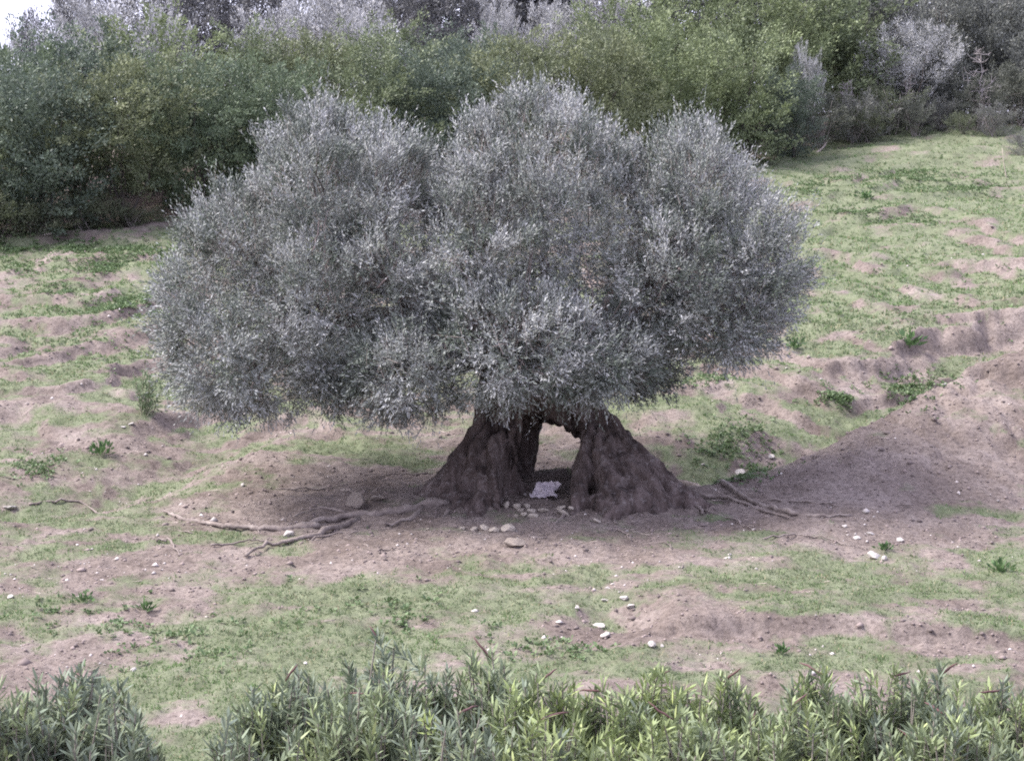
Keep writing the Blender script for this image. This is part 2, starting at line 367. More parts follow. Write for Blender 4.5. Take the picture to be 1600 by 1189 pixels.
P_, gi = scatter(np.clip(1.0 - VG, .1, 1) * (VY < 44) * np.clip(fbm(VX / 1.1, VY / 1.1, 3, 155) - .42, 0, 1) ** 1.5, 1000)
r_ = rng.gamma(2.2, .0065, len(P_)) + .006
c_ = np.array([.46, .42, .40]) * rng.uniform(.6, 1.2, (len(P_), 1))
tag(blobs(P_, r_, c_, 'gravel', M_PLAIN), 'pale pebbles and chips strewn across the slope', 'gravel', kind='stuff')

# dry twigs and straw
P_, gi = scatter(np.clip(.8 - VG, 0, 1) * (VY < 36) * (.3 + 2.5 * np.exp(-((VX - .3) / 5) ** 2 - ((VY - 25) / 3.2) ** 2)), 3200)
n = len(P_); a = rng.random(n) * 6.28; d = nrm(np.stack([np.cos(a), np.sin(a), rng.normal(0, .12, n)], 1)); L_ = rng.gamma(2.2, .028, n)[:, None] + .02; wd = (.0025 + L_ * .02)
e1 = np.cross(d, [0, 0, 1.]); q = P_ + np.array([0, 0, .008])
v = np.stack([q + e1 * wd, q - e1 * wd, q + np.array([0, 0, 1.]) * wd * 1.4, q + d * L_], 1); f = (np.arange(n)[:, None, None] * 4 + np.array([(0, 1, 3), (1, 2, 3), (2, 0, 3)])[None]).reshape(-1)
tag(link('dry_litter', mesh_from('dry_litter', v.reshape(-1, 3), f, np.full(n * 3, 3), np.repeat(np.array([.33, .28, .25]) * rng.uniform(.45, 1.3, (n, 1)), 4, 0)), M_PLAIN), 'dry twigs and straw strewn on the bare earth round the tree', 'litter', kind='stuff')

# ------------------------------------------------------------------ the old olive: trunk as an implicit surface
TB = Vector((0.62, 25.35, 0.0)); TB.z = h1(TB.x, TB.y) - .14
def surface_nets(F, org, h):
    neg = F < 0; c = [(i, j, k) for i in (0, 1) for j in (0, 1) for k in (0, 1)]
    sh = tuple(s - 1 for s in F.shape)
    def sub(A, o): return A[o[0]:o[0] + sh[0], o[1]:o[1] + sh[1], o[2]:o[2] + sh[2]]
    cnt = sum(sub(neg, o).astype(np.int8) for o in c); act = (cnt > 0) & (cnt < 8)
    ii = np.argwhere(act); acc = np.zeros((len(ii), 3)); num = np.zeros(len(ii))
    vals = {o: sub(F, o)[act] for o in c}
    for a in c:
        for ax in range(3):
            if a[ax]: continue
            b = list(a); b[ax] = 1; b = tuple(b); fa, fb = vals[a], vals[b]; m = (fa < 0) != (fb < 0)
            t = np.where(m, fa / np.where(m, fa - fb, 1), 0)
            pos = np.array(a, float)[None].repeat(len(ii), 0); pos[:, ax] += t
            acc += pos * m[:, None]; num += m
    V = org + (ii + acc / num[:, None]) * h
    vid = np.full(sh, -1, np.int64); vid[act] = np.arange(len(ii)); faces = []
    for ax in range(3):
        o1, o2 = [(1, 2), (2, 0), (0, 1)][ax]
        sl0 = [slice(1, -1)] * 3; sl1 = [slice(1, -1)] * 3; sl0[ax] = slice(0, -1); sl1[ax] = slice(1, None)
        A = neg[tuple(sl0)]; B = neg[tuple(sl1)]; e = np.argwhere(A != B); sgn = A[tuple(e.T)]
        base = e.copy()
        for q in (o1, o2): base[:, q] += 1
        def g(d1, d2):
            k = base.copy(); k[:, o1] -= d1; k[:, o2] -= d2; return vid[tuple(k.T)]
        f = np.stack([g(1, 1), g(0, 1), g(0, 0), g(1, 0)], 1); f[~sgn] = f[~sgn][:, ::-1]
        faces.append(f)
    return V, np.concatenate(faces)
def trunk_mesh():
    h = .026; lo = np.array([-2.35, -1.35, -.35]); hi = np.array([2.45, 1.5, 2.35])
    ax = [np.arange(lo[i], hi[i], h) for i in range(3)]
    X, Y, Z = np.meshgrid(*ax, indexing='ij'); X = X.astype(np.float32); Y = Y.astype(np.float32); Z = Z.astype(np.float32)
    wx = (vn(X * 1.6, Y * 1.6, Z * 1.1, 201) - .5) * .28; wy = (vn(X * 1.6, Y * 1.6, Z * 1.1, 202) - .5) * .28
    Xw, Yw = X + wx, Y + wy
    caps = []
    def chain(*q):
        for m in range(len(q) - 1): caps.append((q[m][:3], q[m][3], q[m + 1][:3], q[m + 1][3]))
    chain((-.80, .15, 2.3, .19), (-.78, .12, 1.6, .19), (-.80, .1, .9, .20), (-.82, .1, .6, .26), (-.9, .05, -.2, .42))
    chain((-.80, .0, .92, .14), (-1.22, -.05, .46, .16), (-1.85, -.15, -.14, .16)); chain((-.9, -.1, .8, .15), (-1.2, -.3, .3, .19), (-1.6, -.6, -.2, .17))
    chain((-.8, -.2, .8, .15), (-1.0, -.45, .25, .19), (-1.15, -.85, -.2, .19)); chain((-.68, -.2, .95, .12), (-.66, -.42, .35, .13), (-.62, -.78, -.2, .18)); chain((-.85, .3, .7, .16), (-1.5, .5, -.1, .22))
    chain((-.70, .5, 1.25, .20), (-.85, .9, -.1, .34)); chain((-.46, .72, 1.15, .24), (-.52, .95, -.1, .25))
    chain((-.74, .2, 1.42, .27), (.2, .25, 1.40, .27)); chain((-.55, .8, .88, .24), (-.30, .8, 1.10, .22), (.02, .78, 1.20, .22), (.30, .75, 1.10, .22), (.52, .72, .88, .22)); chain((-.4, .35, 1.6, .22), (.1, .35, 1.6, .22))
    chain((.30, .2, 2.25, .22), (.18, .2, 1.6, .19), (.26, .15, 1.28, .19), (.55, .12, .90, .20), (.85, .0, .35, .32), (1.0, -.1, -.2, .48))
    chain((.30, .5, 1.05, .16), (.78, .55, .74, .16), (1.22, .55, .42, .14), (1.40, .5, -.1, .20)); chain((.42, -.1, .9, .15), (.36, -.42, .4, .15), (.12, -1.08, -.25, .15))
    chain((.62, -.1, .78, .2), (.72, -.5, .28, .24), (.66, -1.0, -.2, .2)); chain((.85, -.1, .6, .22), (1.12, -.5, .16, .24), (1.28, -.9, -.2, .2)); chain((1.0, .05, .5, .2), (1.45, -.2, .14, .19), (2.0, -.42, -.16, .12)); chain((.3, -.75, .02, .17), (.95, -.8, .02, .24)); chain((-.7, -.6, .0, .17), (-1.35, -.55, .02, .2)); chain((1.0, -.7, .0, .22), (1.6, -.35, .02, .2))
    chain((.5, .8, .9, .18), (.75, 1.05, -.1, .28))
    D = np.full(X.shape, 9.0, np.float32); k = .12
    for p0, r0, p1, r1 in caps:
        p0 = np.array(p0); p1 = np.array(p1); e = p1 - p0
        t = np.clip(((Xw - p0[0]) * e[0] + (Yw - p0[1]) * e[1] + (Z - p0[2]) * e[2]) / e.dot(e), 0, 1)
        d = np.sqrt((Xw - p0[0] - t * e[0]) ** 2 + (Yw - p0[1] - t * e[1]) ** 2 + (Z - p0[2] - t * e[2]) ** 2) - (r0 + (r1 - r0) * t)
        hh = np.clip(.5 + .5 * (D - d) / k, 0, 1); D = D * (1 - hh) + d * hh - k * hh * (1 - hh)
    p0 = np.array((-.36, -1.2, .42)); p1 = np.array((.07, 1.6, .24)); e = p1 - p0
    t = np.clip(((Xw - p0[0]) * e[0] + (Yw - p0[1]) * e[1] + (Z - p0[2]) * e[2]) / e.dot(e), 0, 1)
    tun = np.sqrt((Xw - p0[0] - t * e[0]) ** 2 + (Yw - p0[1] - t * e[1]) ** 2 + ((Z - p0[2] - t * e[2]) * .64) ** 2) - (.50 - .22 * t)
    tun = tun + (vn(X * 6, Y * 6, Z * 5, 205) - .5) * .10
    cav = (np.sqrt(((Xw + .27) / .46) ** 2 + ((Yw - .28) / .52) ** 2 + ((Z - .55) / .62) ** 2) - 1) * .46
    tun = np.minimum(tun, cav); D = np.maximum(D, -tun)
    D = D + .03 * ss(.45, .9, Z)
    near = np.abs(D) < .35
    x_, y_, z_ = Xw[near], Yw[near], Z[near]
    lx = np.where(x_ < -.2, x_ + .8, x_ - .3 - .35 * np.clip(1.5 - z_, 0, 1.5)); th = np.arctan2(y_ - .15, lx)
    fl = np.abs(vn(np.cos(th) * 3.6 + 9 * (x_ < -.2), np.sin(th) * 3.6, z_ * .8 + th * .3, 210) - .5) * 2                      # vertical flutes
    f2 = vn(x_ * 12, y_ * 12, z_ * 1.8, 211) - .5
    kn = vn(x_ * 8, y_ * 8, z_ * 7, 212); kn2 = vn(x_ * 19, y_ * 19, z_ * 15, 213) - .5
    D[near] += -.20 * (fl - .35) - .07 * f2 - .05 * np.clip(kn - .62, 0, 1) * 2 - .018 * kn2
    V, Fq = surface_nets(D, lo, h)
    return mesh_from('trunk', V, Fq.ravel(), np.full(len(Fq), 4), None, True)
olive = empty('olive_tree', TB)
tag(olive, 'huge ancient olive tree with silvery crown and hollow arched trunk', 'tree')
trunk = link('trunk', trunk_mesh(), M_BARK, olive)
tag(trunk, 'dark gnarled hollow trunk with an archway through it')

# crown lobes given as picture outline + depth, turned into world ellipsoids
def lobe(px, py, rx, rz, Y, ry):
    c = at(px, py, Y); s = Y / FPX * 1.01
    return np.array(c), np.array([rx * s, ry, rz * s])
LOBES = [lobe(355, 480, 108, 150, 25.4, 1.5), lobe(510, 315, 112, 145, 25.8, 1.7), lobe(400, 400, 105, 105, 25.7, 1.4), lobe(600, 330, 85, 125, 25.6, 1.5), lobe(395, 565, 130, 85, 24.6, 1.3),
         lobe(850, 315, 125, 160, 25.8, 1.8), lobe(760, 300, 75, 110, 25.8, 1.5), lobe(740, 420, 140, 150, 25.0, 1.5), lobe(900, 400, 130, 170, 25.4, 1.5), lobe(1085, 318, 86, 120, 25.8, 1.4), lobe(1005, 335, 58, 100, 25.9, 1.3),
         lobe(1150, 420, 108, 145, 25.6, 1.5), lobe(1040, 440, 110, 110, 25.0, 1.2), lobe(800, 540, 140, 90, 23.9, 1.0), lobe(640, 572, 105, 82, 24.2, 1.0), lobe(520, 585, 60, 55, 24.8, .8), lobe(935, 565, 85, 60, 24.1, .8),
         lobe(620, 440, 130, 120, 24.9, 1.2), lobe(1120, 500, 80, 75, 24.9, 1.0), lobe(500, 480, 120, 130, 25.0, 1.4),
         lobe(600, 420, 240, 150, 27.6, 1.6), lobe(980, 420, 230, 150, 27.8, 1.6), lobe(420, 470, 120, 120, 27.0, 1.2), lobe(1000, 560, 70, 55, 26.6, .8)]
def sphere_pts(n, r):
    v = nrm(r.normal(size=(n, 3))); return v
def inside(P, sc_, skip=-1):
    m = np.zeros(len(P), bool)
    for i, (c, r_) in enumerate(LOBES):
        if i == skip: continue
        m |= (((P - c) / (r_ * sc_)) ** 2).sum(1) < 1
    return m
r2 = np.random.default_rng(21)
clump_c, clump_n = [], []
for i, (c, r_) in enumerate(LOBES):
    area = (r_[0] * r_[1] + r_[0] * r_[2] + r_[1] * r_[2]) / 3 * 12.57
    n = int(area * 8.6)
    v = sphere_pts(n, r2); P = c + v * r_ * r2.uniform(.80, 1.06, (n, 1))
    m = ~inside(P, .82, i); P = P[m]; nn = nrm(v[m] / r_)
    clump_c.append(P); clump_n.append(nn)
clump_c = np.concatenate(clump_c); clump_n = np.concatenate(clump_n); NC = len(clump_c)
keep = vn(clump_c[:, 0] * 1.5, clump_c[:, 1] * 1.5, clump_c[:, 2] * 1.5, 222) > .16
zr = clump_c[:, 2] - TB.z
for cx_, w_ in ((-1.06, .17), (1.70, .16)): keep &= ~((np.abs(clump_c[:, 0] - cx_ - .12 * np.sin(zr * 3)) < w_) & (zr > 3.2) & (clump_c[:, 1] < 26))      # clefts between the three heads
for px, py, rx, ry in ((935, 430, 40, 38), (950, 520, 50, 30), (590, 500, 34, 42), (725, 575, 22, 40), (1010, 480, 30, 30), (540, 470, 22, 50), (1140, 480, 40, 24), (450, 610, 40, 22), (770, 345, 22, 20), (1060, 400, 30, 16), (660, 400, 26, 20)):
    q = np.array(at(px, py, 24.6)); k_ = 24.6 / FPX
    keep &= ~((((clump_c[:, 0] - q[0]) / (rx * k_)) ** 2 + ((clump_c[:, 2] - q[2]) / (ry * k_)) ** 2 < 1) & (clump_c[:, 1] < 25.2))   # shaded pockets
clump_c, clump_n = clump_c[keep], clump_n[keep]; NC = len(clump_c)
per = r2.integers(17, 33, NC)
per = (per * np.where(clump_c[:, 1] > 26.8, .45, 1.0)).astype(int)
ci = np.repeat(np.arange(NC), per); NS = len(ci)
cc, cn = clump_c[ci], clump_n[ci]
up = np.array([0, 0, 1.])
rise = np.clip((cc[:, 2:3] - TB.z - 1.9) / 3.0, -.6, 1)                        # lower shoots droop, upper ones stand
sdir = nrm(cn * .55 + up * (.15 + .95 * rise) + r2.normal(0, .42, (NS, 3)))
sl = r2.uniform(.16, .30, NS) * np.where(r2.random(NS) < .12, 1.9, 1.0)
s0 = cc + nrm(r2.normal(size=(NS, 3))) * (r2.random((NS, 1)) ** .5) * np.repeat(r2.uniform(.12, .26, NC), per)[:, None] - cn * .08
# interior fill
nf = int(NS * .36); li = r2.integers(0, len(LOBES), nf); v = sphere_pts(nf, r2) * (r2.random((nf, 1)) ** .4) * .8
fp = np.array([LOBES[i][0] for i in li]) + v * np.array([LOBES[i][1] for i in li])
s0 = np.concatenate([s0, fp]); sdir = np.concatenate([sdir, nrm(v + r2.normal(0, .5, (nf, 3)) + up * .3)]); sl = np.concatenate([sl, r2.uniform(.25, .4, nf)])
ctone = np.concatenate([np.repeat(r2.random(NC), per), r2.random(nf)])
NS = len(s0); NL = 12
tpar = np.tile((np.arange(NL) + .6) / NL, NS); si = np.repeat(np.arange(NS), NL)
bend = nrm(r2.normal(size=(NS, 3))) * .12
dd_ = sdir[si]; pos = s0[si] + (dd_ * tpar[:, None] + bend[si] * (tpar ** 2)[:, None]) * sl[si][:, None]
side = nrm(np.cross(dd_, nrm(np.repeat(r2.normal(size=(NS, 3)), NL, 0)))); side2 = np.cross(dd_, side)
ph = np.tile((np.arange(NL) // 2) * 1.571 + (np.arange(NL) % 2) * np.pi, NS) + r2.normal(0, .4, NS * NL)
out = side * np.cos(ph)[:, None] + side2 * np.sin(ph)[:, None]
ang = (.95 - .55 * tpar)[:, None]
ld = nrm(dd_ * np.cos(ang) + out * np.sin(ang) + r2.normal(0, .15, (len(si), 3)))
ln = nrm(dd_ * np.sin(ang) - out * np.cos(ang) + r2.normal(0, .45, (len(si), 3)))
LL = r2.uniform(.046, .066, len(si)); WW = LL * r2.uniform(.24, .34, len(si))
silver = np.clip(r2.random(len(si)) * .27 + ctone[si] * .62 + .03 + .25 * (tpar - .5), 0, 1)[:, None]
green = np.array([.078, .102, .074]); pale = np.array([.43, .432, .44])
lc = green * (1 - silver ** 1.15) + pale * silver ** 1.15
lc = lc * r2.uniform(.88, 1.12, (len(si), 1))
crown = link('crown', leaf_mesh('crown', pos - np.array(TB), ld, ln, LL, WW, lc), M_LEAF, olive)
print('olive leaves', len(si), 'sprigs', NS, 'clumps', NC)
# shoot stems
mb = MB(); pick = r2.choice(NS, 7000, replace=False)
a0 = s0[pick] - np.array(TB); d0 = sdir[pick]; l0 = sl[pick][:, None]
e1 = nrm(np.cross(d0, nrm(r2.normal(size=d0.shape)))); e2 = np.cross(d0, e1); wd = .0045
st = a0 - d0 * l0 * .5
v = np.stack([st + e1 * wd, st - .5 * e1 * wd + .87 * e2 * wd, st - .5 * e1 * wd - .87 * e2 * wd, a0 + d0 * l0 * .92], 1)
f = (np.arange(len(v))[:, None, None] * 4 + np.array([(0, 1, 3), (1, 2, 3), (2, 0, 3)])[None]).reshape(-1, 3)
mb.add(v.reshape(-1, 3), f, (.20, .165, .155))
tag(mb.build('twigs', M_PLAIN, crown), kind='stuff')
# limbs
def curve(a, b, n=9, sag=.15, r=r2, wob=.06):
    a, b = np.array(a, float), np.array(b, float); t = np.linspace(0, 1, n)[:, None]; L_ = np.linalg.norm(b - a)
    m = (a + b) / 2 + np.array([0, 0, sag * L_]) + r.normal(0, wob, 3) * L_
    p = (1 - t) ** 2 * a + 2 * t * (1 - t) * m + t * t * b
    p[1:-1] += r.normal(0, .012 * L_, (n - 2, 3)); return p
fork = [np.array((-.78, .15, 2.1)), np.array((.3, .2, 2.05)), np.array((-.1, .45, 1.85))]
limb_pts = []
for i, (c, r_) in enumerate(LOBES):
    e = c - np.array(TB) + np.array([0, .5, -r_[2] * .25]); f0 = fork[0] if e[0] < -.9 else (fork[1] if e[0] > .1 else fork[2])
    p = curve(f0 + r2.normal(0, .06, 3), e, 10, .02); mb = MB()
    mb.tube(p, np.linspace(.15, .035, 10), 8, lump=.15); o = mb.build('limb', M_BARK, olive, True)
    limb_pts.append((p, i))
mb = MB(); brs = r2.choice(NC, 420, replace=False)
allp = np.concatenate([p[3:] for p, _ in limb_pts])
for b in brs:
    t_ = clump_c[b] - np.array(TB); j = np.argmin(((allp - t_) ** 2).sum(1) + r2.random(len(allp)) * .3)
    mb.tube(curve(allp[j], t_ + clump_n[b] * .05, 6, .04), np.linspace(.015, .005, 6), 5, (.15, .12, .115) if r2.random() < .6 else (.25, .21, .20), cap=False)
tag(mb.build('branches', M_PLAIN, crown), kind='stuff')
# bare pale poles seen through the left of the crown
for (x0, y0, x1, y1) in ((515, 470, 512, 330), (503, 445, 520, 350), (488, 395, 500, 330), (590, 450, 640, 380), (1060, 420, 1110, 430)):
    mb = MB(); mb.tube(curve(np.array(at(x0, y0, 24.1)) - np.array(TB), np.array(at(x1, y1, 24.3)) - np.array(TB), 7, .02, wob=.04), np.linspace(.013, .007, 7), 6, (.22, .175, .165)); mb.build('bare_branch', M_PLAIN, olive)

# exposed roots, draped on the ground
def drape(pxs, lift=0.0, n=6):
    w_ = [on_ground(*q) for q in pxs]; xy = np.array([(v.x, v.y) for v in w_]); t = np.linspace(0, len(xy) - 1, (len(xy) - 1) * n + 1)
    x = np.interp(t, range(len(xy)), xy[:, 0]); y = np.interp(t, range(len(xy)), xy[:, 1])
    k = np.array([.25, .5, .25]); 
    for _ in range(3): x[1:-1] = np.convolve(x, k, 'valid'); y[1:-1] = np.convolve(y, k, 'valid')
    x[1:-1] += rng.normal(0, .012, len(x) - 2); y[1:-1] += rng.normal(0, .012, len(x) - 2)
    return np.stack([x, y, macro(x, y) + terrace(x, y, macro(x, y))[0] + lift + rng.normal(0, .012, len(x))], 1)
ROOTS = [([(700, 784), (640, 796), (600, 803), (555, 805), (514, 815), (470, 822)], .10, .04), ([(560, 812), (495, 839), (454, 848), (409, 859), (384, 873)], .055, .02),
         ([(500, 826), (435, 829), (394, 830), (349, 827), (319, 818), (281, 812), (256, 802)], .06, .025), ([(560, 770), (540, 764), (487, 764), (431, 769)], .028, .012),
         ([(244, 846), (266, 848), (281, 869)], .022, .012), ([(232, 829), (270, 826), (300, 835)], .018, .008), ([(330, 856), (382, 852), (420, 846)], .018, .01),
         ([(45, 788), (79, 782), (131, 783), (210, 791)], .028, .012), ([(700, 735), (650, 744), (600, 741)], .025, .01), ([(540, 800), (500, 792), (460, 806)], .03, .012),
         ([(470, 850), (520, 838), (560, 834)], .022, .012), ([(570, 850), (590, 862), (620, 856)], .016, .008),
         ([(1040, 752), (1099, 758), (1163, 783), (1232, 802), (1277, 808), (1330, 806)], .085, .02), ([(1070, 772), (1092, 792), (1098, 806)], .06, .02), ([(1090, 778), (1130, 781), (1190, 800), (1240, 812)], .05, .015),
         ([(1200, 780), (1260, 786), (1315, 791), (1428, 793)], .026, .01), ([(1190, 841), (1240, 838), (1277, 841), (1322, 851), (1356, 864)], .02, .008), ([(1100, 800), (1140, 812), (1180, 830)], .03, .01),
         ([(884, 806), (870, 816), (856, 822)], .04, .012), ([(965, 828), (978, 836), (986, 848)], .018, .008), ([(1030, 850), (1045, 852), (1050, 862)], .014, .007), ([(1068, 880), (1066, 893)], .013, .007),
         ([(930, 800), (955, 806), (965, 822)], .03, .01), ([(1000, 806), (990, 822)], .022, .01), ([(660, 792), (640, 815), (600, 822)], .05, .018), ([(700, 800), (690, 812)], .04, .02)]
for pxs, ra, rb in ROOTS:
    ra, rb = ra * (.74 if pxs[0][0] < 720 else .62), rb * .8; p = drape(pxs, ra * .30 + .010); mb = MB(); rad = np.linspace(ra, rb, len(p)) * (1 + rng.normal(0, .12, len(p)))
    mb.tube(p - np.array(TB), np.clip(rad, .006, 1), 8, lump=.45); mb.build('root', M_ROOT, olive, True)

# ------------------------------------------------------------------ thicket trees behind
def crown_mesh(name, seed, hgt, wid, n, base, tip, leaf, aspect, up_bias=.2, clumps=110, low=.05, flat=.6, noise_k=.25, nl=7, lean=1.0, sparse=0.0):
    r = np.random.default_rng(seed); lobes = []
    for i in range(nl):
        a = r.random() * 6.28; rr = r.uniform(.0, .62) * wid / 2; z = hgt * r.uniform(.10 + low, .80)
        s = r.uniform(.22, .36) * wid
        lobes.append((np.array([rr * math.cos(a), rr * math.sin(a), z]), np.array([s, s, min(hgt - z, s * 1.05)])))
    lobes.append((np.array([0, 0, hgt * .5]), np.array([wid * .36, wid * .36, hgt * .45])))
    C, Nn = [], []
    for i in range(clumps):
        c, s = lobes[i % len(lobes)]; v = nrm(r.normal(size=3)); v[2] = abs(v[2]) * (1 if r.random() < .72 else -1)
        p = c + v * s * r.uniform(.75, 1.02)
        if p[2] < hgt * low: p[2] = hgt * (low + .1 * r.random())
        C.append(p); Nn.append(nrm(v / s))
    C, Nn = np.array(C), np.array(Nn); per = n // clumps
    ci = np.repeat(np.arange(clumps), per); m = len(ci); cr = r.uniform(.06, .13, clumps) * wid
    ax = nrm(Nn * np.array([1, 1, .5]) + r.normal(0, .45, (clumps, 3)) + np.array([0, 0, .25 + up_bias]))       # each clump is a spray along its own axis
    tt = r.random(m) ** .8 * 2 - .9; wid_t = (1.05 - .75 * (tt + .9) / 2)[:, None]
    off = r.normal(0, .42, (m, 3)) * cr[ci][:, None] * wid_t * np.array([1, 1, flat])
    p = C[ci] + off + ax[ci] * (tt * cr[ci] * 1.5)[:, None]
    d = nrm(ax[ci] * .9 + nrm(off + 1e-6) * .6 + r.normal(0, .4, (m, 3)) + np.array([0, 0, up_bias * .5]))
    nn = nrm(r.normal(size=(m, 3)) + np.array([0, 0, .6]))
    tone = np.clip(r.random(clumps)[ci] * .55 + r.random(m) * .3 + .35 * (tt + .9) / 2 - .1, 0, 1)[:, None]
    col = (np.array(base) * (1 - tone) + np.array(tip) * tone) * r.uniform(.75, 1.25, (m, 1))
    L_ = leaf * r.uniform(.6, 1.4, m); keep = p[:, 2] > .02
    return leaf_mesh(name, p[keep], d[keep], nn[keep], L_[keep], (L_ * aspect)[keep], col[keep])
def wood_mesh(name, seed, hgt, wid, stems=5, r0=.05, col=(.08, .068, .062), twig=3, ends=1.0):
    r = np.random.default_rng(seed); mb = MB()
    for i in range(stems):
        a = r.random() * 6.28; e = np.array([math.cos(a) * wid * .38 * r.random(), math.sin(a) * wid * .38 * r.random(), hgt * r.uniform(.6, .92) * ends])
        p = curve((r.normal(0, .12), r.normal(0, .12), -.15), e, 8, .05, r); mb.tube(p, np.linspace(r0, r0 * .2, 8), 6, col)
        for k in range(twig):
            j = r.integers(2, 7); q = p[j]; e2 = q + nrm(r.normal(size=3) + np.array([0, 0, .7])) * hgt * r.uniform(.12, .3)
            mb.tube(curve(q, e2, 5, .0, r), np.linspace(r0 * .3, r0 * .08, 5), 4, col, cap=False)
    return mb
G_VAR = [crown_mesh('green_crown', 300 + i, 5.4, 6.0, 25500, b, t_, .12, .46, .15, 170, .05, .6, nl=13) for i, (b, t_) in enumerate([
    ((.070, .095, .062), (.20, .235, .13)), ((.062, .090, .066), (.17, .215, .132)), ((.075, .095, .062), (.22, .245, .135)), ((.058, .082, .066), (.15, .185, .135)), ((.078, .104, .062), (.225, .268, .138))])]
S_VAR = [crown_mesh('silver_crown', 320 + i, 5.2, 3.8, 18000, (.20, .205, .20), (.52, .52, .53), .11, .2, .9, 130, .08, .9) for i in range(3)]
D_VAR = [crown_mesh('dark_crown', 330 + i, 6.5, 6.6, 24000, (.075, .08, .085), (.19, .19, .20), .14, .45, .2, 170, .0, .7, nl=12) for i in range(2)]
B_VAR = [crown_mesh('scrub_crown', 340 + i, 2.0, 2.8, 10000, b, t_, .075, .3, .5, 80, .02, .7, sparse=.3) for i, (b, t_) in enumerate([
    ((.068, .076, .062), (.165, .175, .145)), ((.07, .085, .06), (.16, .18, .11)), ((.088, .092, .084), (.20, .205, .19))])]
G_W = [wood_mesh('w', 360 + i, 5.0, 5.0).build('trunk', M_PLAIN) for i in range(2)]
R_VAR = [crown_mesh('bush_crown', 350 + i, 4.0, 5.4, 26000, (.085, .092, .085), (.215, .225, .205), .11, .4, .2, 150, .0, .7, nl=12) for i in range(2)]
S_W = [wood_mesh('w', 365 + i, 4.8, 3.6).build('trunk', M_PLAIN) for i in range(1)]
B_W = [wood_mesh('w', 370 + i, 2.1, 2.6, 9, .03, (.19, .17, .16), 5).build('stems', M_PLAIN) for i in range(2)]
for o in G_W + S_W + B_W: COL.objects.unlink(o)
def plant_at(px, Y): 
    x = (px - 800) / FPX * Y * 1.0; return Vector((x, Y, h1(x, Y) - .05))
cnt = [0]
def put_tree(name, label, cat, group, px, ptop, Y, crown_me, wood_o, nomh, sx=1.0, mat=M_GREEN, part='trunk', top_sink=.0):
    b = plant_at(px, Y); top = at(px, ptop, Y).z; s = max(.25, (top - b.z) / nomh); cnt[0] += 1
    o = empty(name, b, cnt[0] * 2.4, (s * sx, s * sx, s)); tag(o, label, cat, group)
    c = link('crown', crown_me, mat, o)
    wd = wood_o.copy(); wd.name = part; COL.objects.link(wd); wd.parent = o
    return o
GF, GB, GS, GD, GR = 'green trees along the front of the thicket', 'green trees in the back of the thicket', 'silver olives behind the thicket', 'dark trees on the skyline', 'scrub at the top of the right-hand slope'
front = [(-60, 150, 43.6, 'green tree cut by the left edge of the picture, above the shaded bank', 1.0), (70, 118, 44.2, 'dense green tree overhanging the shaded bank at far left', 1.0),
         (200, 120, 44.8, 'spreading green tree just left of the old olive crown, above the dark bank', 1.0), (310, 95, 45.6, 'green tree showing over the left shoulder of the old olive', 1.0),
         (430, 100, 46.5, 'green tree directly behind the left peak of the old olive crown', .95), (560, 85, 47.5, 'green tree above the saddle between left peak and middle of the old olive', .95),
         (690, 95, 48.5, 'dark green tree seen through the notch left of the middle crown peak', .95), (800, 85, 49.5, 'green tree just above the left of the middle crown peak', .95),
         (925, 70, 50.5, 'green tree just above the right of the middle crown peak', .95), (1040, 60, 52, 'yellowish green tree above the notch right of the middle crown peak', 1.0),
         (1150, 55, 53.5, 'broad green tree above the right peak of the old olive', 1.0), (1235, 120, 54.5, 'low dark green tree at the right foot of the green thicket', .85)]
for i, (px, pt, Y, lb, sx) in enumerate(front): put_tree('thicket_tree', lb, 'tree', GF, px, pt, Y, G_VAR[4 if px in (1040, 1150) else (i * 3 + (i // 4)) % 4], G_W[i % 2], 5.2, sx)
back = [(10, 75, 47, 'pale green treetop at far left, below the white gap of sky'), (130, 60, 48, 'yellow-green treetop behind the bank trees, second from the left edge'), (245, 50, 49, 'tall yellow-green treetop left of the pale olives'),
        (370, 60, 50, 'olive-green treetop in the back row over the left shoulder of the old olive'), (480, 75, 51, 'brownish green treetop under the big pale olive patch'), (620, 55, 52.5, 'greyish green treetop between two pale olive patches'),
        (730, 60, 54, 'green treetop left of the pair of pale olive plumes'), (960, 20, 56, 'bright green treetop right of the pale olive plumes'), (1080, -25, 57.5, 'tall bright green tree reaching the top edge of the picture'),
        (1200, -40, 59, 'tall green tree at the top edge, upper right of the thicket'), (1320, -40, 60.5, 'dark green tree ending the thicket at its right-hand top')]
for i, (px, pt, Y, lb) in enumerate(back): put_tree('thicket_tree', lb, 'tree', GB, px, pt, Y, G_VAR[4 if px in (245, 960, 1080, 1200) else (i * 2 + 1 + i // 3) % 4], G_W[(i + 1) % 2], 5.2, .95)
silv = [(15, 60, 51, 'silver olive treetop at the left edge below the sky gap', 1), (165, 10, 53, 'silver olive treetop rising beside the sky gap', 1), (275, 25, 53, 'small silver olive treetop among the green crowns, right of the sky gap', .7), (440, 20, 54, 'silver olive treetop at the left of the big pale patch', 1),
        (500, -5, 55, 'tallest silver olive of the big pale patch at the top', 1.1), (570, 15, 55, 'silver olive at the right of the big pale patch', 1), (780, 8, 57, 'left of two pale olive plumes at the top of the picture', .6), (860, 12, 57, 'right of two pale olive plumes at the top of the picture', .7),
        (935, -30, 64, 'pale olive at the top edge behind the bright green treetop', 1.0)]
for i, (px, pt, Y, lb, sx) in enumerate(silv): put_tree('olive_tree', lb, 'tree', GS, px, pt, Y, S_VAR[i % 3], S_W[0], 5.1, sx, M_LEAF)
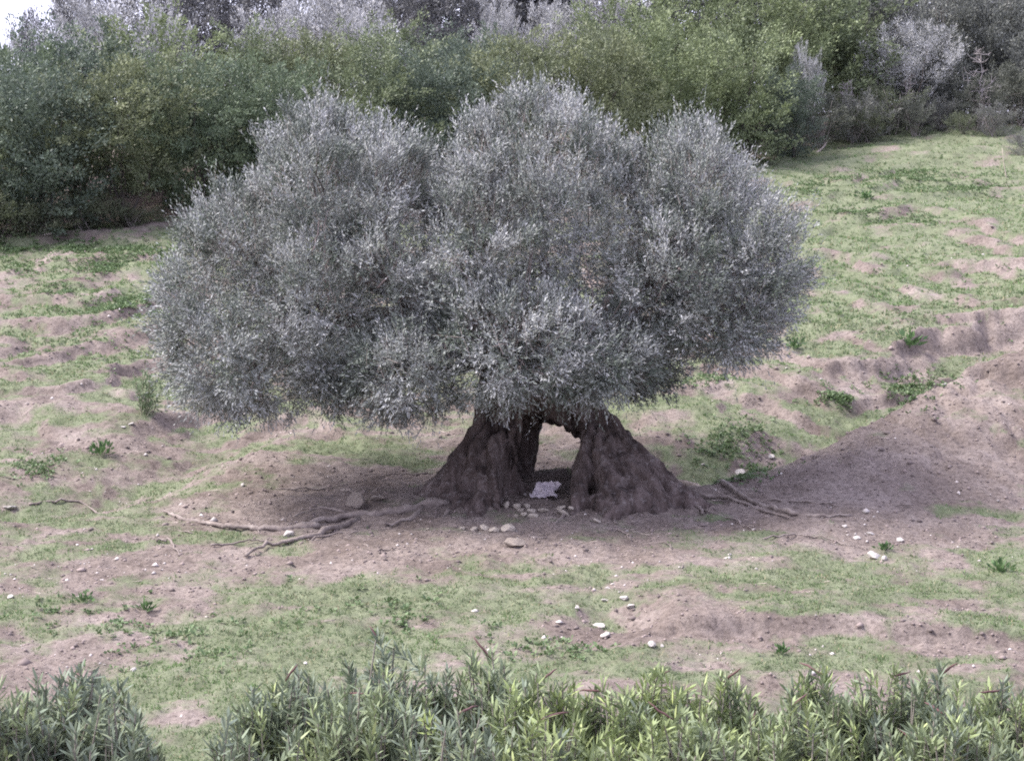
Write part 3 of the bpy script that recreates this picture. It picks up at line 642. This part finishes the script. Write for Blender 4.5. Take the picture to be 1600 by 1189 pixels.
dark = [(60, 30, 60, 'small dark treetop poking into the white sky gap', .35), (230, -40, 62, 'dark tree on the skyline right of the sky gap', .9), (330, -60, 64, 'dark tree at the top edge, second right of the sky gap', .9), (420, -50, 66, 'dark tree at the top edge left of the pale patch', .8),
        (640, -50, 64, 'dark purple-grey tree at the top edge right of the pale patch', .9), (715, -40, 63, 'dark purple-grey tree at the top edge left of the pale plumes', .8), (820, -60, 70, 'grey tree on the skyline behind the pale plumes', .9), (540, -70, 70, 'dark skyline tree behind the tallest pale olive', .9),
        (130, -25, 66, 'dark thin tree beside the sky gap, above the silver treetop', .45)]
for i, (px, pt, Y, lb, sx) in enumerate(dark): put_tree('skyline_tree', lb, 'tree', GD, px, pt, Y, D_VAR[i % 2], G_W[0], 6.3, sx)
ORD = ('first', 'second', 'third', 'fourth', 'fifth', 'sixth', 'last')
for i, px in enumerate(range(770, 1700, 145)): put_tree('skyline_tree', ORD[i] + ' tree from the left in the farthest dark row at the top right', 'tree', 'farthest row of dark trees at the top right', px, -110 + 25 * (i % 3), 69 + 2 * (i % 2), D_VAR[i % 2], G_W[0], 6.3, 1.3)
right = [(1412, 40, 59.0, S_VAR[1], 5.1, 1.25, M_LEAF, 'round silver olive bush at the right end of the thicket'), (1480, -20, 62, R_VAR[0], 3.9, .8, M_GREEN, 'grey scrubby tree at the top edge, right of the silver bush'), (1560, -10, 62, R_VAR[1], 3.9, .8, M_GREEN, 'grey-green tree in the top right corner'),
         (1620, 60, 60, R_VAR[0], 3.9, .9, M_GREEN, 'grey-green tree cut by the right edge'), (1250, 75, 56, S_VAR[2], 5.1, .5, M_GREEN, 'dull grey olive bush leaning out of the green thicket'), (1350, -20, 63, R_VAR[1], 3.9, .8, M_GREEN, 'dark tree behind the silver olive bush'), (1440, 85, 60.5, R_VAR[0], 3.9, .9, M_GREEN, 'dark shrub behind and right of the silver bush')]
for px, pt, Y, cm, nh, sx, mt, lb in right: put_tree('scrub_tree', lb, 'tree', GR, px, pt, Y, cm, G_W[1], nh, sx, mt)
scr = [(1160, 195, 54, 0, 'dark twiggy bush at the foot of the thicket, just above the right crown peak'), (1215, 175, 55, 2, 'grey twiggy bush at the thicket foot, right of the crown peak'), (1275, 155, 56, 0, 'dark grey bush at the thicket foot behind the leaning dead sticks'), (1330, 150, 57, 2, 'grey bush with bare tips at the head of the grassy slope'),
       (1385, 135, 57.8, 1, 'grey-green bush under the silver olive bush'), (1460, 150, 58.5, 2, 'low grey bush above the bare pink bank'), (1530, 130, 58.5, 0, 'bush around the foot of the bare twiggy shrub'), (1500, 178, 57, 1, 'low leafy green bush above the bare pink bank'), (1545, 165, 57.2, 2, 'grey bush in front of the bare twiggy shrub'), (1425, 165, 57.4, 0, 'dark bush below the silver olive bush, beside the worn track'), (1355, 170, 56.8, 1, 'low green bush at the left of the worn track'), (1590, 110, 59, 0, 'dark bush at the right edge above the bank'), (1600, 205, 54, 2, 'small grey bush on the bank at the right edge'), (1400, 185, 58, 0, 'dark low bush at the top of the worn track')]
for i, (px, pt, Y, k, lb) in enumerate(scr): put_tree('scrub_bush', lb, 'shrub', GR + ', low bushes', px, pt, Y, B_VAR[k], B_W[i % 2], 2.0, 1.15, M_GREEN, 'stems')
for i, (px, pt, Y, lb) in enumerate(((-15, 300, 43.4, 'added dark bush filling in the shade under the overhanging trees, cut by the left edge'), (60, 318, 43.7, 'added dark bush filling in the shade at the thicket foot, second from the left edge'), (135, 312, 44.2, 'added dark bush filling in the shade at the thicket foot, third from the left edge'), (210, 322, 44.5, 'added dark bush filling in the shade nearest the left side of the old olive'))):
    put_tree('shade_fill_bush', lb, 'shrub', 'bushes added as the dark shade band at the thicket foot', px, pt, Y, B_VAR[1], B_W[i % 2], 2.0, 1.9, M_GREEN, 'stems')  # added bushes standing in for the dark shade band under the left trees
# dead twiggy shrubs
def dead_shrub(px, ptop, Y, lb, seed):
    b = plant_at(px, Y); hgt = at(px, ptop, Y).z - b.z; r = np.random.default_rng(seed); mb = MB(); col = (.30, .27, .275)
    main = curve((0, 0, -.1), (r.normal(0, .15), 0, hgt), 10, 0, r, .03); mb.tube(main, np.linspace(.03, .006, 10), 6, col)
    for k in range(44):
        j = r.integers(2, 10); s = main[j]; L_ = hgt * r.uniform(.15, .34) * (1.1 - j / 14); e = s + nrm(r.normal(size=3) * np.array([1, 1, .5]) + np.array([0, 0, .5])) * L_
        q = curve(s, e, 5, .05, r); mb.tube(q, np.linspace(.013, .005, 5), 4, col, cap=False)
        for _ in range(3):
            e2 = q[r.integers(2, 5)]; mb.tube(curve(e2, e2 + nrm(r.normal(size=3) + np.array([0, 0, .8])) * L_ * .45, 4, 0, r), np.linspace(.009, .004, 4), 3, col, cap=False)
    o = mb.build('dead_shrub', M_PLAIN); o.location = b; tag(o, lb, 'dead shrub')
dead_shrub(1530, 85, 58.2, 'pale leafless shrub with spiky twigs at upper right', 401)
dead_shrub(1318, 130, 57.6, 'bare pale twigs rising from the bushes left of the worn track', 402)
dead_shrub(1410, 115, 58.6, 'bare twig tips standing below the silver olive bush', 403)
for k, (a, b_, lb) in enumerate((((1272, 230), (1287, 205), 'upper pale dead stick leaning by the thicket foot'), ((1274, 238), (1292, 222), 'lower pale dead stick lying by the thicket foot'), ((20, 360), (80, 372), 'grey dead branch lying on the shaded bank at far left'))):
    p0 = on_ground(*a, 36); mb = MB(); e = at(b_[0], b_[1], p0.y) ; mb.tube(curve(p0 - Vector((0, 0, .05)), e if k < 2 else on_ground(*b_, 36) + Vector((0, 0, .1)), 6, .02), np.linspace(.045, .02, 6), 6, (.36, .31, .29)); tag(mb.build('dead_branch', M_PLAIN), lb, 'branch')
p0 = on_ground(1573, 278, 36); mb = MB(); mb.tube(curve(p0 - Vector((0, 0, .05)), at(1566, 232, p0.y), 6, .0), np.linspace(.02, .008, 6), 5, (.42, .36, .30)); tag(mb.build('dry_stalk', M_PLAIN), 'thin tall dry stalk standing on the slope at upper right', 'stalk')

# ------------------------------------------------------------------ broad-leaved weeds
def weed_arrays(P, r, nl, lo, hi, base, tip):
    n = len(P); p = np.repeat(P, nl, 0); m = len(p); a = r.random(m) * 6.28; el = r.uniform(.15, 1.2, m)
    d = np.stack([np.cos(a) * np.cos(el), np.sin(a) * np.cos(el), np.sin(el)], 1); L_ = r.uniform(lo, hi, m)
    p = p + d * (L_ * .6)[:, None] * r.uniform(.2, 1.0, (m, 1)) + np.array([0, 0, .01])
    d2 = nrm(d + np.array([0, 0, -.5]) * r.random((m, 1))); nn = nrm(np.array([0, 0, 1.]) + r.normal(0, .5, (m, 3)))
    t = (np.repeat(r.random(n), nl) * .5 + r.random(m) * .5)[:, None]
    return p, d2, nn, L_, L_ * r.uniform(.5, .8, m), np.array(base) * (1 - t) + np.array(tip) * t
r5 = np.random.default_rng(55)
patches = [(90, 388, 130, 14, 380), (190, 405, 70, 18, 260), (60, 385, 70, 14, 140), (190, 474, 48, 14, 240), (90, 452, 30, 6, 60), (1300, 296, 40, 7, 110), (1500, 292, 60, 12, 240), (1400, 280, 90, 6, 160), (1330, 330, 60, 5, 90), (1400, 345, 60, 6, 80), (1440, 270, 60, 5, 80), (1390, 610, 60, 22, 150), (1140, 690, 60, 25, 110),
           (1160, 742, 40, 14, 80), (1240, 215, 60, 18, 120), (1300, 205, 60, 10, 120), (1430, 190, 60, 14, 120), (1200, 425, 60, 14, 60), (1080, 595, 50, 10, 50), (1340, 625, 40, 10, 70), (30, 420, 60, 10, 60), (60, 730, 40, 16, 50), (130, 960, 80, 20, 18), (240, 1000, 160, 40, 36), (620, 970, 120, 30, 36), (880, 1015, 80, 14, 26), (180, 425, 60, 8, 80), (1430, 300, 150, 40, 130), (110, 520, 110, 50, 110), (1420, 440, 160, 60, 110)]
pp = []
for x, y, rx, ry, n in patches:
    wt = np.exp(-((VPX - x) / rx) ** 2 - ((VPY - y) / ry) ** 2); wt *= np.clip(fbm(VX * 1.7, VY * 1.7, 2, 160) - .32, 0, 1)
    pp.append(scatter(wt, n * 2)[0])
pp = np.concatenate(pp)
arr = weed_arrays(pp, r5, 9, .025, .06, (.085, .13, .06), (.15, .215, .10))
tag(link('ground_cover', leaf_mesh('ground_cover', *arr, widest=.5), M_GREEN), 'patches of low broad-leaved green weeds on the slope', 'weeds', kind='stuff')
WEEDS = [(1420, 545, .34, 'large leafy green weed on the eroded bank at right'), (1352, 312, .26, 'dark green tufty weed alone on the right-hand slope'), (160, 712, .24, 'dark bushy weed in the grassy gully left of the tree'), (130, 942, .14, 'small dark tuft on bare earth at lower left'),
         (228, 955, .13, 'grey-green rosette of leaves at lower left'), (1220, 1022, .12, 'small green rosette near the front scarp'), (1382, 860, .12, 'yellowish tuft beside the white stones at right'), (1240, 545, .22, 'green weed just right of the crown on the slope'), (1560, 895, .18, 'green weed near the right edge in front of the spur')]
for i, (px, py, hh, lb) in enumerate(WEEDS):
    b = on_ground(px, py); r = np.random.default_rng(600 + i); n = 60; a = r.random(n) * 6.28; el = r.uniform(.3, 1.45, n)
    d = np.stack([np.cos(a) * np.cos(el), np.sin(a) * np.cos(el), np.sin(el)], 1)
    p = d * (hh * r.uniform(.1, .8, n))[:, None] * np.array([1.3, 1.3, .9]); L_ = r.uniform(.3, .6, n) * hh
    t = r.random((n, 1)); col = np.array([.05, .095, .04]) * (1 - t) + np.array([.12, .20, .08]) * t
    o = empty('leafy_weed', b); tag(o, lb, 'weed', 'larger weeds on the slope')
    link('leaves', leaf_mesh('leaves', p, d, nrm(r.normal(size=(n, 3)) + np.array([0, 0, 1])), L_, L_ * .45, col), M_GREEN, o)
    mb = MB()
    for k in range(5): mb.tube(curve((0, 0, -.02), p[k] * .9, 4, 0, r), [.006, .005, .004, .003], 4, (.12, .17, .08))
    mb.build('stems', M_PLAIN, o)

# ------------------------------------------------------------------ stones
def stone_mesh(seed, sub=3, rough=.22, facet=.0):
    import bmesh
    r = np.random.default_rng(seed); bm = bmesh.new(); bmesh.ops.create_icosphere(bm, subdivisions=sub, radius=1)
    co = np.array([v.co[:] for v in bm.verts])
    for _ in range(12):                                        # chop flat faces
        n = nrm(r.normal(size=3)); c = r.uniform(.45, .8); dd = co @ n; co = co - np.clip(dd - c, 0, 9)[:, None] * n * .9
    s = r.uniform(0, 50, 3); co = co * (1 + rough * (vn(co[:, 0] * 2 + s[0], co[:, 1] * 2 + s[1], co[:, 2] * 2 + s[2], 9)[:, None] - .5) + .08 * (vn(co[:, 0] * 6 + s[0], co[:, 1] * 6, co[:, 2] * 6, 10)[:, None] - .5))
    for v, c in zip(bm.verts, co): v.co = c
    me = bpy.data.meshes.new('stone'); bm.to_mesh(me); bm.free(); return me
SV = [stone_mesh(700 + i) for i in range(9)]
def stones(lst, mat, group, name='stone'):
    for i, (px, py, w_, h_, lb) in enumerate(lst):
        b = on_ground(px, py + h_ * .35); s = b.y / FPX
        me = SV[(i * 5 + int(px)) % 9].copy(); o = link(name, me, mat); hz = h_ * s * .55
        o.location = (b.x, b.y, b.z + hz * .42); o.scale = (w_ * s * .55, w_ * s * .5, hz); o.rotation_euler = (rng.normal(0, .2), rng.normal(0, .2), rng.random() * .8 - .4)
        tag(o, lb, 'stone', group)
stones([(791, 788, 15, 12, 'rounded pale stone nearest the left leg of the hollow trunk'), (808, 791, 15, 11, 'tan stone right beside the rounded one at the left leg'), (823, 790, 11, 8, 'small round stone below the cloth, left of the centre'), (813, 797, 12, 8, 'small yellowish stone in the middle of the cluster under the arch'),
        (830, 797, 14, 7, 'flat tan stone in the middle of the cluster under the arch'), (849, 797, 18, 8, 'long leaning stone between the two groups under the arch'), (819, 803, 14, 9, 'pale round stone at the front of the cluster'), (833, 805, 16, 9, 'frontmost flat stone of the cluster under the arch'), (806, 805, 9, 6, 'smallest stone at the front left of the cluster'),
        (875, 793, 18, 6, 'flat stone at the back against the right trunk leg'), (881, 801, 24, 8, 'long pale stone against the foot of the right trunk leg'), (892, 794, 9, 10, 'upright little stone touching the right trunk leg'), (932, 813, 14, 6, 'flat stone lying right of the trunk foot')], M_STONE, 'pale stones under the hollow trunk')
stones([(723, 825, 11, 7, 'leftmost small white stone of the row in front of the trunk'), (741, 826, 19, 10, 'second stone of the row in front of the trunk'), (757, 824, 19, 9, 'middle yellowish stone of the row in front of the trunk'), (774, 827, 20, 11, 'flat grey stone next to the end of the row'), (796, 824, 27, 16, 'largest pale stone, at the right end of the row'), (668, 826, 8, 4, 'lone pale chip left of the stone row')], M_STONE, 'row of stones in front of the trunk')
stones([(803, 847, 34, 18, 'half-buried brown block on the bare earth in front of the stone row')], M_BOULDER, 'brown rocks by the tree', 'buried_rock')
stones([(556, 779, 38, 30, 'tan boulder among the roots left of the trunk'), (590, 778, 24, 11, 'lower brown rock right behind the boulder')], M_BOULDER, 'brown rocks by the tree', 'boulder')
stones([(450, 832, 20, 18, 'white stone sitting among the left-hand roots'), (1365, 868, 24, 14, 'largest white stone of the group at right'), (1382, 872, 10, 10, 'small white stone touching the largest one at right'), (1405, 842, 15, 6, 'flat pale stone above and right of the white group'), (1320, 822, 13, 6, 'pale stone above the white group at right'), (1340, 840, 14, 5, 'flat pale stone just above the white group'), (1360, 833, 12, 5, 'small pale stone left of the flat one at right'),
        (1205, 712, 14, 6, 'pale stone at the edge of the dark earth spur'), (1155, 736, 22, 8, 'dull stone in the green grass behind the spur'), (1098, 725, 8, 5, 'small white stone in the grass right of the trunk')], M_WHITE, 'pale stones right and left of the tree')
stones([(975, 934, 17, 9, 'white stone at the top right of the front hollow'), (985, 945, 15, 9, 'white stone just below the top one of the front hollow'), (945, 937, 12, 5, 'small flat white stone in the middle of the front hollow'), (901, 948, 9, 7, 'white stone at the left rim of the front hollow'), (937, 978, 24, 7, 'long flat white slab below the front hollow'), (946, 991, 27, 8, 'broad white slab lowest in the front hollow'),
        (1020, 1006, 17, 11, 'white stone right of the slabs, in front'), (1034, 1008, 7, 6, 'tiny white stone touching the one in front'), (208, 1046, 11, 6, 'white stone in the grass at lower left'), (16, 931, 13, 6, 'pale stone near the left edge on bare earth'), (205, 662, 12, 4, 'flat white stone on the left-hand gully rim'), (192, 667, 9, 4, 'little white stone at the left of the gully rim pair'), (15, 792, 26, 6, 'flat pale stone in bright grass at the left edge'), (958, 912, 9, 3, 'thin white chip above the front hollow'), (379, 757, 8, 7, 'small grey stone on the bare slope left of the roots')], M_WHITE, 'white stones in the foreground')

# ------------------------------------------------------------------ cloth under the arch
def cloth():
    n, m_ = 22, 18; u, v = np.meshgrid(np.linspace(-.5, .5, n), np.linspace(0, 1, m_)); c = on_ground(851, 781)
    x = u * .30 * (1 + .45 * (vn(u * 3, v * 4, None, 801) - .3)) + .09 * (vn(v * 5, u * 2, None, 802) - .5) + .02 * v; rise = v * .17 + .02 * (vn(u * 6, v * 2, None, 803) - .5); back_ = v * .26
    v = v + .16 * (vn(u * 7 + 3, v * 0 + 2.5, None, 806) - .5); wr = .075 * (vn(u * 8, v * 7, None, 804) - .5) + .02 * (vn(u * 17, v * 15, None, 805) - .5)
    P = np.stack([c.x + x, c.y + back_ - wr, c.z + .03 + rise + wr], -1).reshape(-1, 3); idx = np.arange(n * m_).reshape(m_, n)
    f = np.stack([idx[:-1, :-1], idx[:-1, 1:], idx[1:, 1:], idx[1:, :-1]], -1).reshape(-1, 4)
    m, t, b = new_mat('cloth_lilac'); t.links.new(ramp(t, noise(t, 14, 4, .6, obj_co(t)), [(.35, (.33, .29, .33)), (.65, (.50, .45, .47))]), b.inputs['Base Color']); b.inputs['Roughness'].default_value = .8
    o = link('cloth', mesh_from('cloth', P, f.ravel(), np.full(len(f), 4), None, True), m)
    md = o.modifiers.new('thickness', 'SOLIDIFY'); md.thickness = .006
    tag(o, 'crumpled pale lilac cloth lying inside the hollow trunk', 'cloth')
cloth()

# ------------------------------------------------------------------ foreground oleanders
def oleander(px, ptop, Y, wid_px, seed, lb, tone=0.0, n=60, pods=2):
    r = np.random.default_rng(seed); x = (px - 800) / FPX * Y; b = Vector((x, Y, h1(x, Y) - .05)); top = at(px, ptop - 16, Y).z; hh = top - b.z; W = wid_px * Y / FPX / 2
    o = empty('oleander_shrub', b); tag(o, lb, 'shrub', 'oleanders along the bottom of the picture'); mb = MB(); A = []; tips = []
    for k in range(n):
        u = r.random(); a = r.random() * 6.28; rr = W * math.sqrt(u)
        e = np.array([rr * math.cos(a), rr * math.sin(a) * .8, hh * (1 - .09 * u) * (1 - .17 * r.random() ** 1.3) if k else hh])
        if k == 0: e[:2] *= .2
        s = np.array([e[0] * .25, e[1] * .25, 0]) + r.normal(0, .05, 3) * np.array([1, 1, 0])
        p = curve(s, e, 9, -.02, r, .03); mb.tube(p, np.linspace(.013, .005, 9), 5, (.21, .19, .16), cap=False)
        dirn = nrm(np.array([e[0] * .6 + r.normal(0, .36), e[1] * .5 + r.normal(0, .36), 1.0])); Ls = r.uniform(.26, .5); nw = int(Ls / .026); tips.append((e, dirn))
        yel = np.clip(tone + r.normal(0, .22), 0, 1)
        for w_ in range(nw):
            t = w_ / nw; q = e - dirn * Ls * (1 - t); ph0 = w_ * 1.05 + r.random() * .5; x1 = nrm(np.cross(dirn, [.3, 1, .2])); y1 = np.cross(dirn, x1)
            for j in range(3):
                if r.random() < .12 * (1 - t): continue
                ph = ph0 + j * 2.094; an = R(80 - 52 * t) + r.normal(0, .16); ou = x1 * math.cos(ph) + y1 * math.sin(ph)
                A.append(np.concatenate([q, dirn * math.cos(an) + ou * math.sin(an), dirn * math.sin(an) - ou * math.cos(an), [r.uniform(.078, .122) * (1 - .3 * max(0, t - .8) * 5 * .5), yel, r.random()]]))
    A = np.array(A); p, d, nn = A[:, :3], nrm(A[:, 3:6] + r.normal(0, .06, (len(A), 3))), nrm(A[:, 6:9] + r.normal(0, .2, (len(A), 3))); L_ = A[:, 9:10]; s = nrm(np.cross(d, nn)); W_ = L_ * .086; dr = -nn * L_ * r.uniform(-.03, .10, (len(A), 1))
    V = np.stack([p, p + d * L_ * .35 + s * W_ , p + d * L_ * .35 - s * W_, p + d * L_ * .7 + s * W_ * .85 + dr * .5, p + d * L_ * .7 - s * W_ * .85 + dr * .5, p + d * L_ + dr * 1.3], 1)
    f3 = np.array([(0, 1, 2), (1, 3, 2), (2, 3, 4), (3, 5, 4)]); f = (np.arange(len(A))[:, None, None] * 6 + f3[None]).reshape(-1)
    y_ = A[:, 10:11]; q = A[:, 11:12]; c1 = np.array([.165, .200, .148]); c2 = np.array([.28, .34, .135]); col = c1 * (1 - y_) + c2 * y_
    col = col * (.75 + .5 * q) + (q > .97) * np.array([.06, .05, .0]); col = np.repeat(col, 6, 0)
    mb.build('stems', M_PLAIN, o)
    link('leaves', mesh_from('leaves', V.reshape(-1, 3), f, np.full(len(A) * 4, 3), col), M_OLEANDER, o)
    for k in range(pods):
        e, dn = tips[r.integers(0, len(tips))] if k else tips[0]; m2 = MB(); dv = nrm(np.array([r.normal(0, .8), r.normal(0, .4), r.uniform(-.1, .7)])); a0 = np.array(e) - dn * .05
        m2.tube(curve(a0, a0 + dv * r.uniform(.12, .2), 6, .04, r), np.array([.004, .006, .0075, .007, .0055, .002]), 6, (.10, .05, .05)); m2.build('seed_pod', M_PLAIN, o, True)
OL = [(-20, 1085, 10.2, 200, 'oleander shrub at the bottom left corner, cut by the edge', .05, 60, 0), (95, 1060, 10.6, 240, 'rounded dark grey-green oleander shrub at bottom left, apart from the rest', .05, 95, 1), (160, 1105, 10.2, 160, 'lower right flank oleander of the bottom left bush', .08, 50, 0),
      (445, 1065, 10.8, 190, 'grey-green oleander starting the long row, just right of the grass gap', .15, 60, 1), (590, 1008, 11.4, 130, 'tallest oleander with upright shoots standing above the row', .10, 30, 1), (560, 1085, 10.4, 240, 'bushy oleander in front of the tallest shoots', .2, 75, 2),
      (650, 1040, 11.2, 130, 'thin oleander just right of the tallest shoots', .15, 32, 1), (755, 1035, 11.3, 170, 'oleander with a yellowish tip left of the bottom centre', .3, 45, 2), (850, 1065, 10.8, 200, 'bright yellow-green oleander at the bottom centre', .62, 60, 2), (950, 1085, 10.7, 180, 'yellow-green oleander right of the bottom centre', .5, 55, 2),
      (1030, 1060, 11.2, 150, 'oleander with a pale yellow shoot tip and dark pods right of centre', .45, 38, 3), (1130, 1075, 10.9, 200, 'oleander with several upright red pods, right of centre', .38, 60, 4), (1290, 1060, 11.1, 190, 'green oleander under the front earth scarp', .2, 55, 3), (1240, 1110, 10.3, 220, 'low oleander with long red pods lying across it', .28, 65, 3), (1400, 1062, 10.9, 200, 'dense green oleander at the lower right', .15, 65, 2),
      (1480, 1060, 11.1, 170, 'oleander with slender shoots second from the right corner', .15, 50, 1), (1590, 1080, 10.7, 220, 'oleander shrub at the bottom right corner, cut by the edge', .12, 70, 1), (352, 1135, 10.2, 90, 'sparse low oleander at the edge of the grass gap', .2, 26, 0), (700, 1120, 10.1, 240, 'low grey-green oleander at the bottom edge left of centre', .2, 70, 1), (1060, 1125, 10.1, 240, 'low green oleander at the bottom edge right of centre', .35, 70, 1), (1500, 1120, 10.1, 240, 'low oleander at the bottom edge near the right corner', .15, 70, 1), (860, 1130, 10.0, 200, 'low oleander at the bottom edge under the bright yellow-green one', .4, 60, 1)]
for i, (px, pt, Y, wp, lb, tn, n, pods) in enumerate(OL): oleander(px, pt, Y, wp, 900 + i, lb, tn + (.18 if px > 1000 else 0), int(n * 1.35), pods)
# the slim light green sapling behind the left of the crown
b = on_ground(228, 645, 24); r = np.random.default_rng(990); o = empty('sapling', b); tag(o, 'slim pale green sapling standing behind the left edge of the crown', 'sapling'); mb = MB(); P, D_ = [], []
for k in range(16):
    e = np.array([r.normal(0, .18), r.normal(0, .15), r.uniform(.45, .85)]); q = curve((r.normal(0, .05), r.normal(0, .05), -.05), e, 6, 0, r); mb.tube(q, np.linspace(.008, .003, 6), 4, (.2, .2, .14), cap=False)
    for j in range(34):
        t = r.uniform(.2, 1); P.append(q[int(t * 5)] + r.normal(0, .02, 3)); D_.append(nrm(r.normal(size=3) + np.array([0, 0, 1.0])))
P, D_ = np.array(P), np.array(D_); n = len(P); L_ = r.uniform(.07, .12, n)
mb.build('stems', M_PLAIN, o); link('leaves', leaf_mesh('leaves', P, D_, nrm(r.normal(size=(n, 3))), L_, L_ * .2, np.array([.16, .22, .12]) * r.uniform(.7, 1.3, (n, 1))), M_GREEN, o)
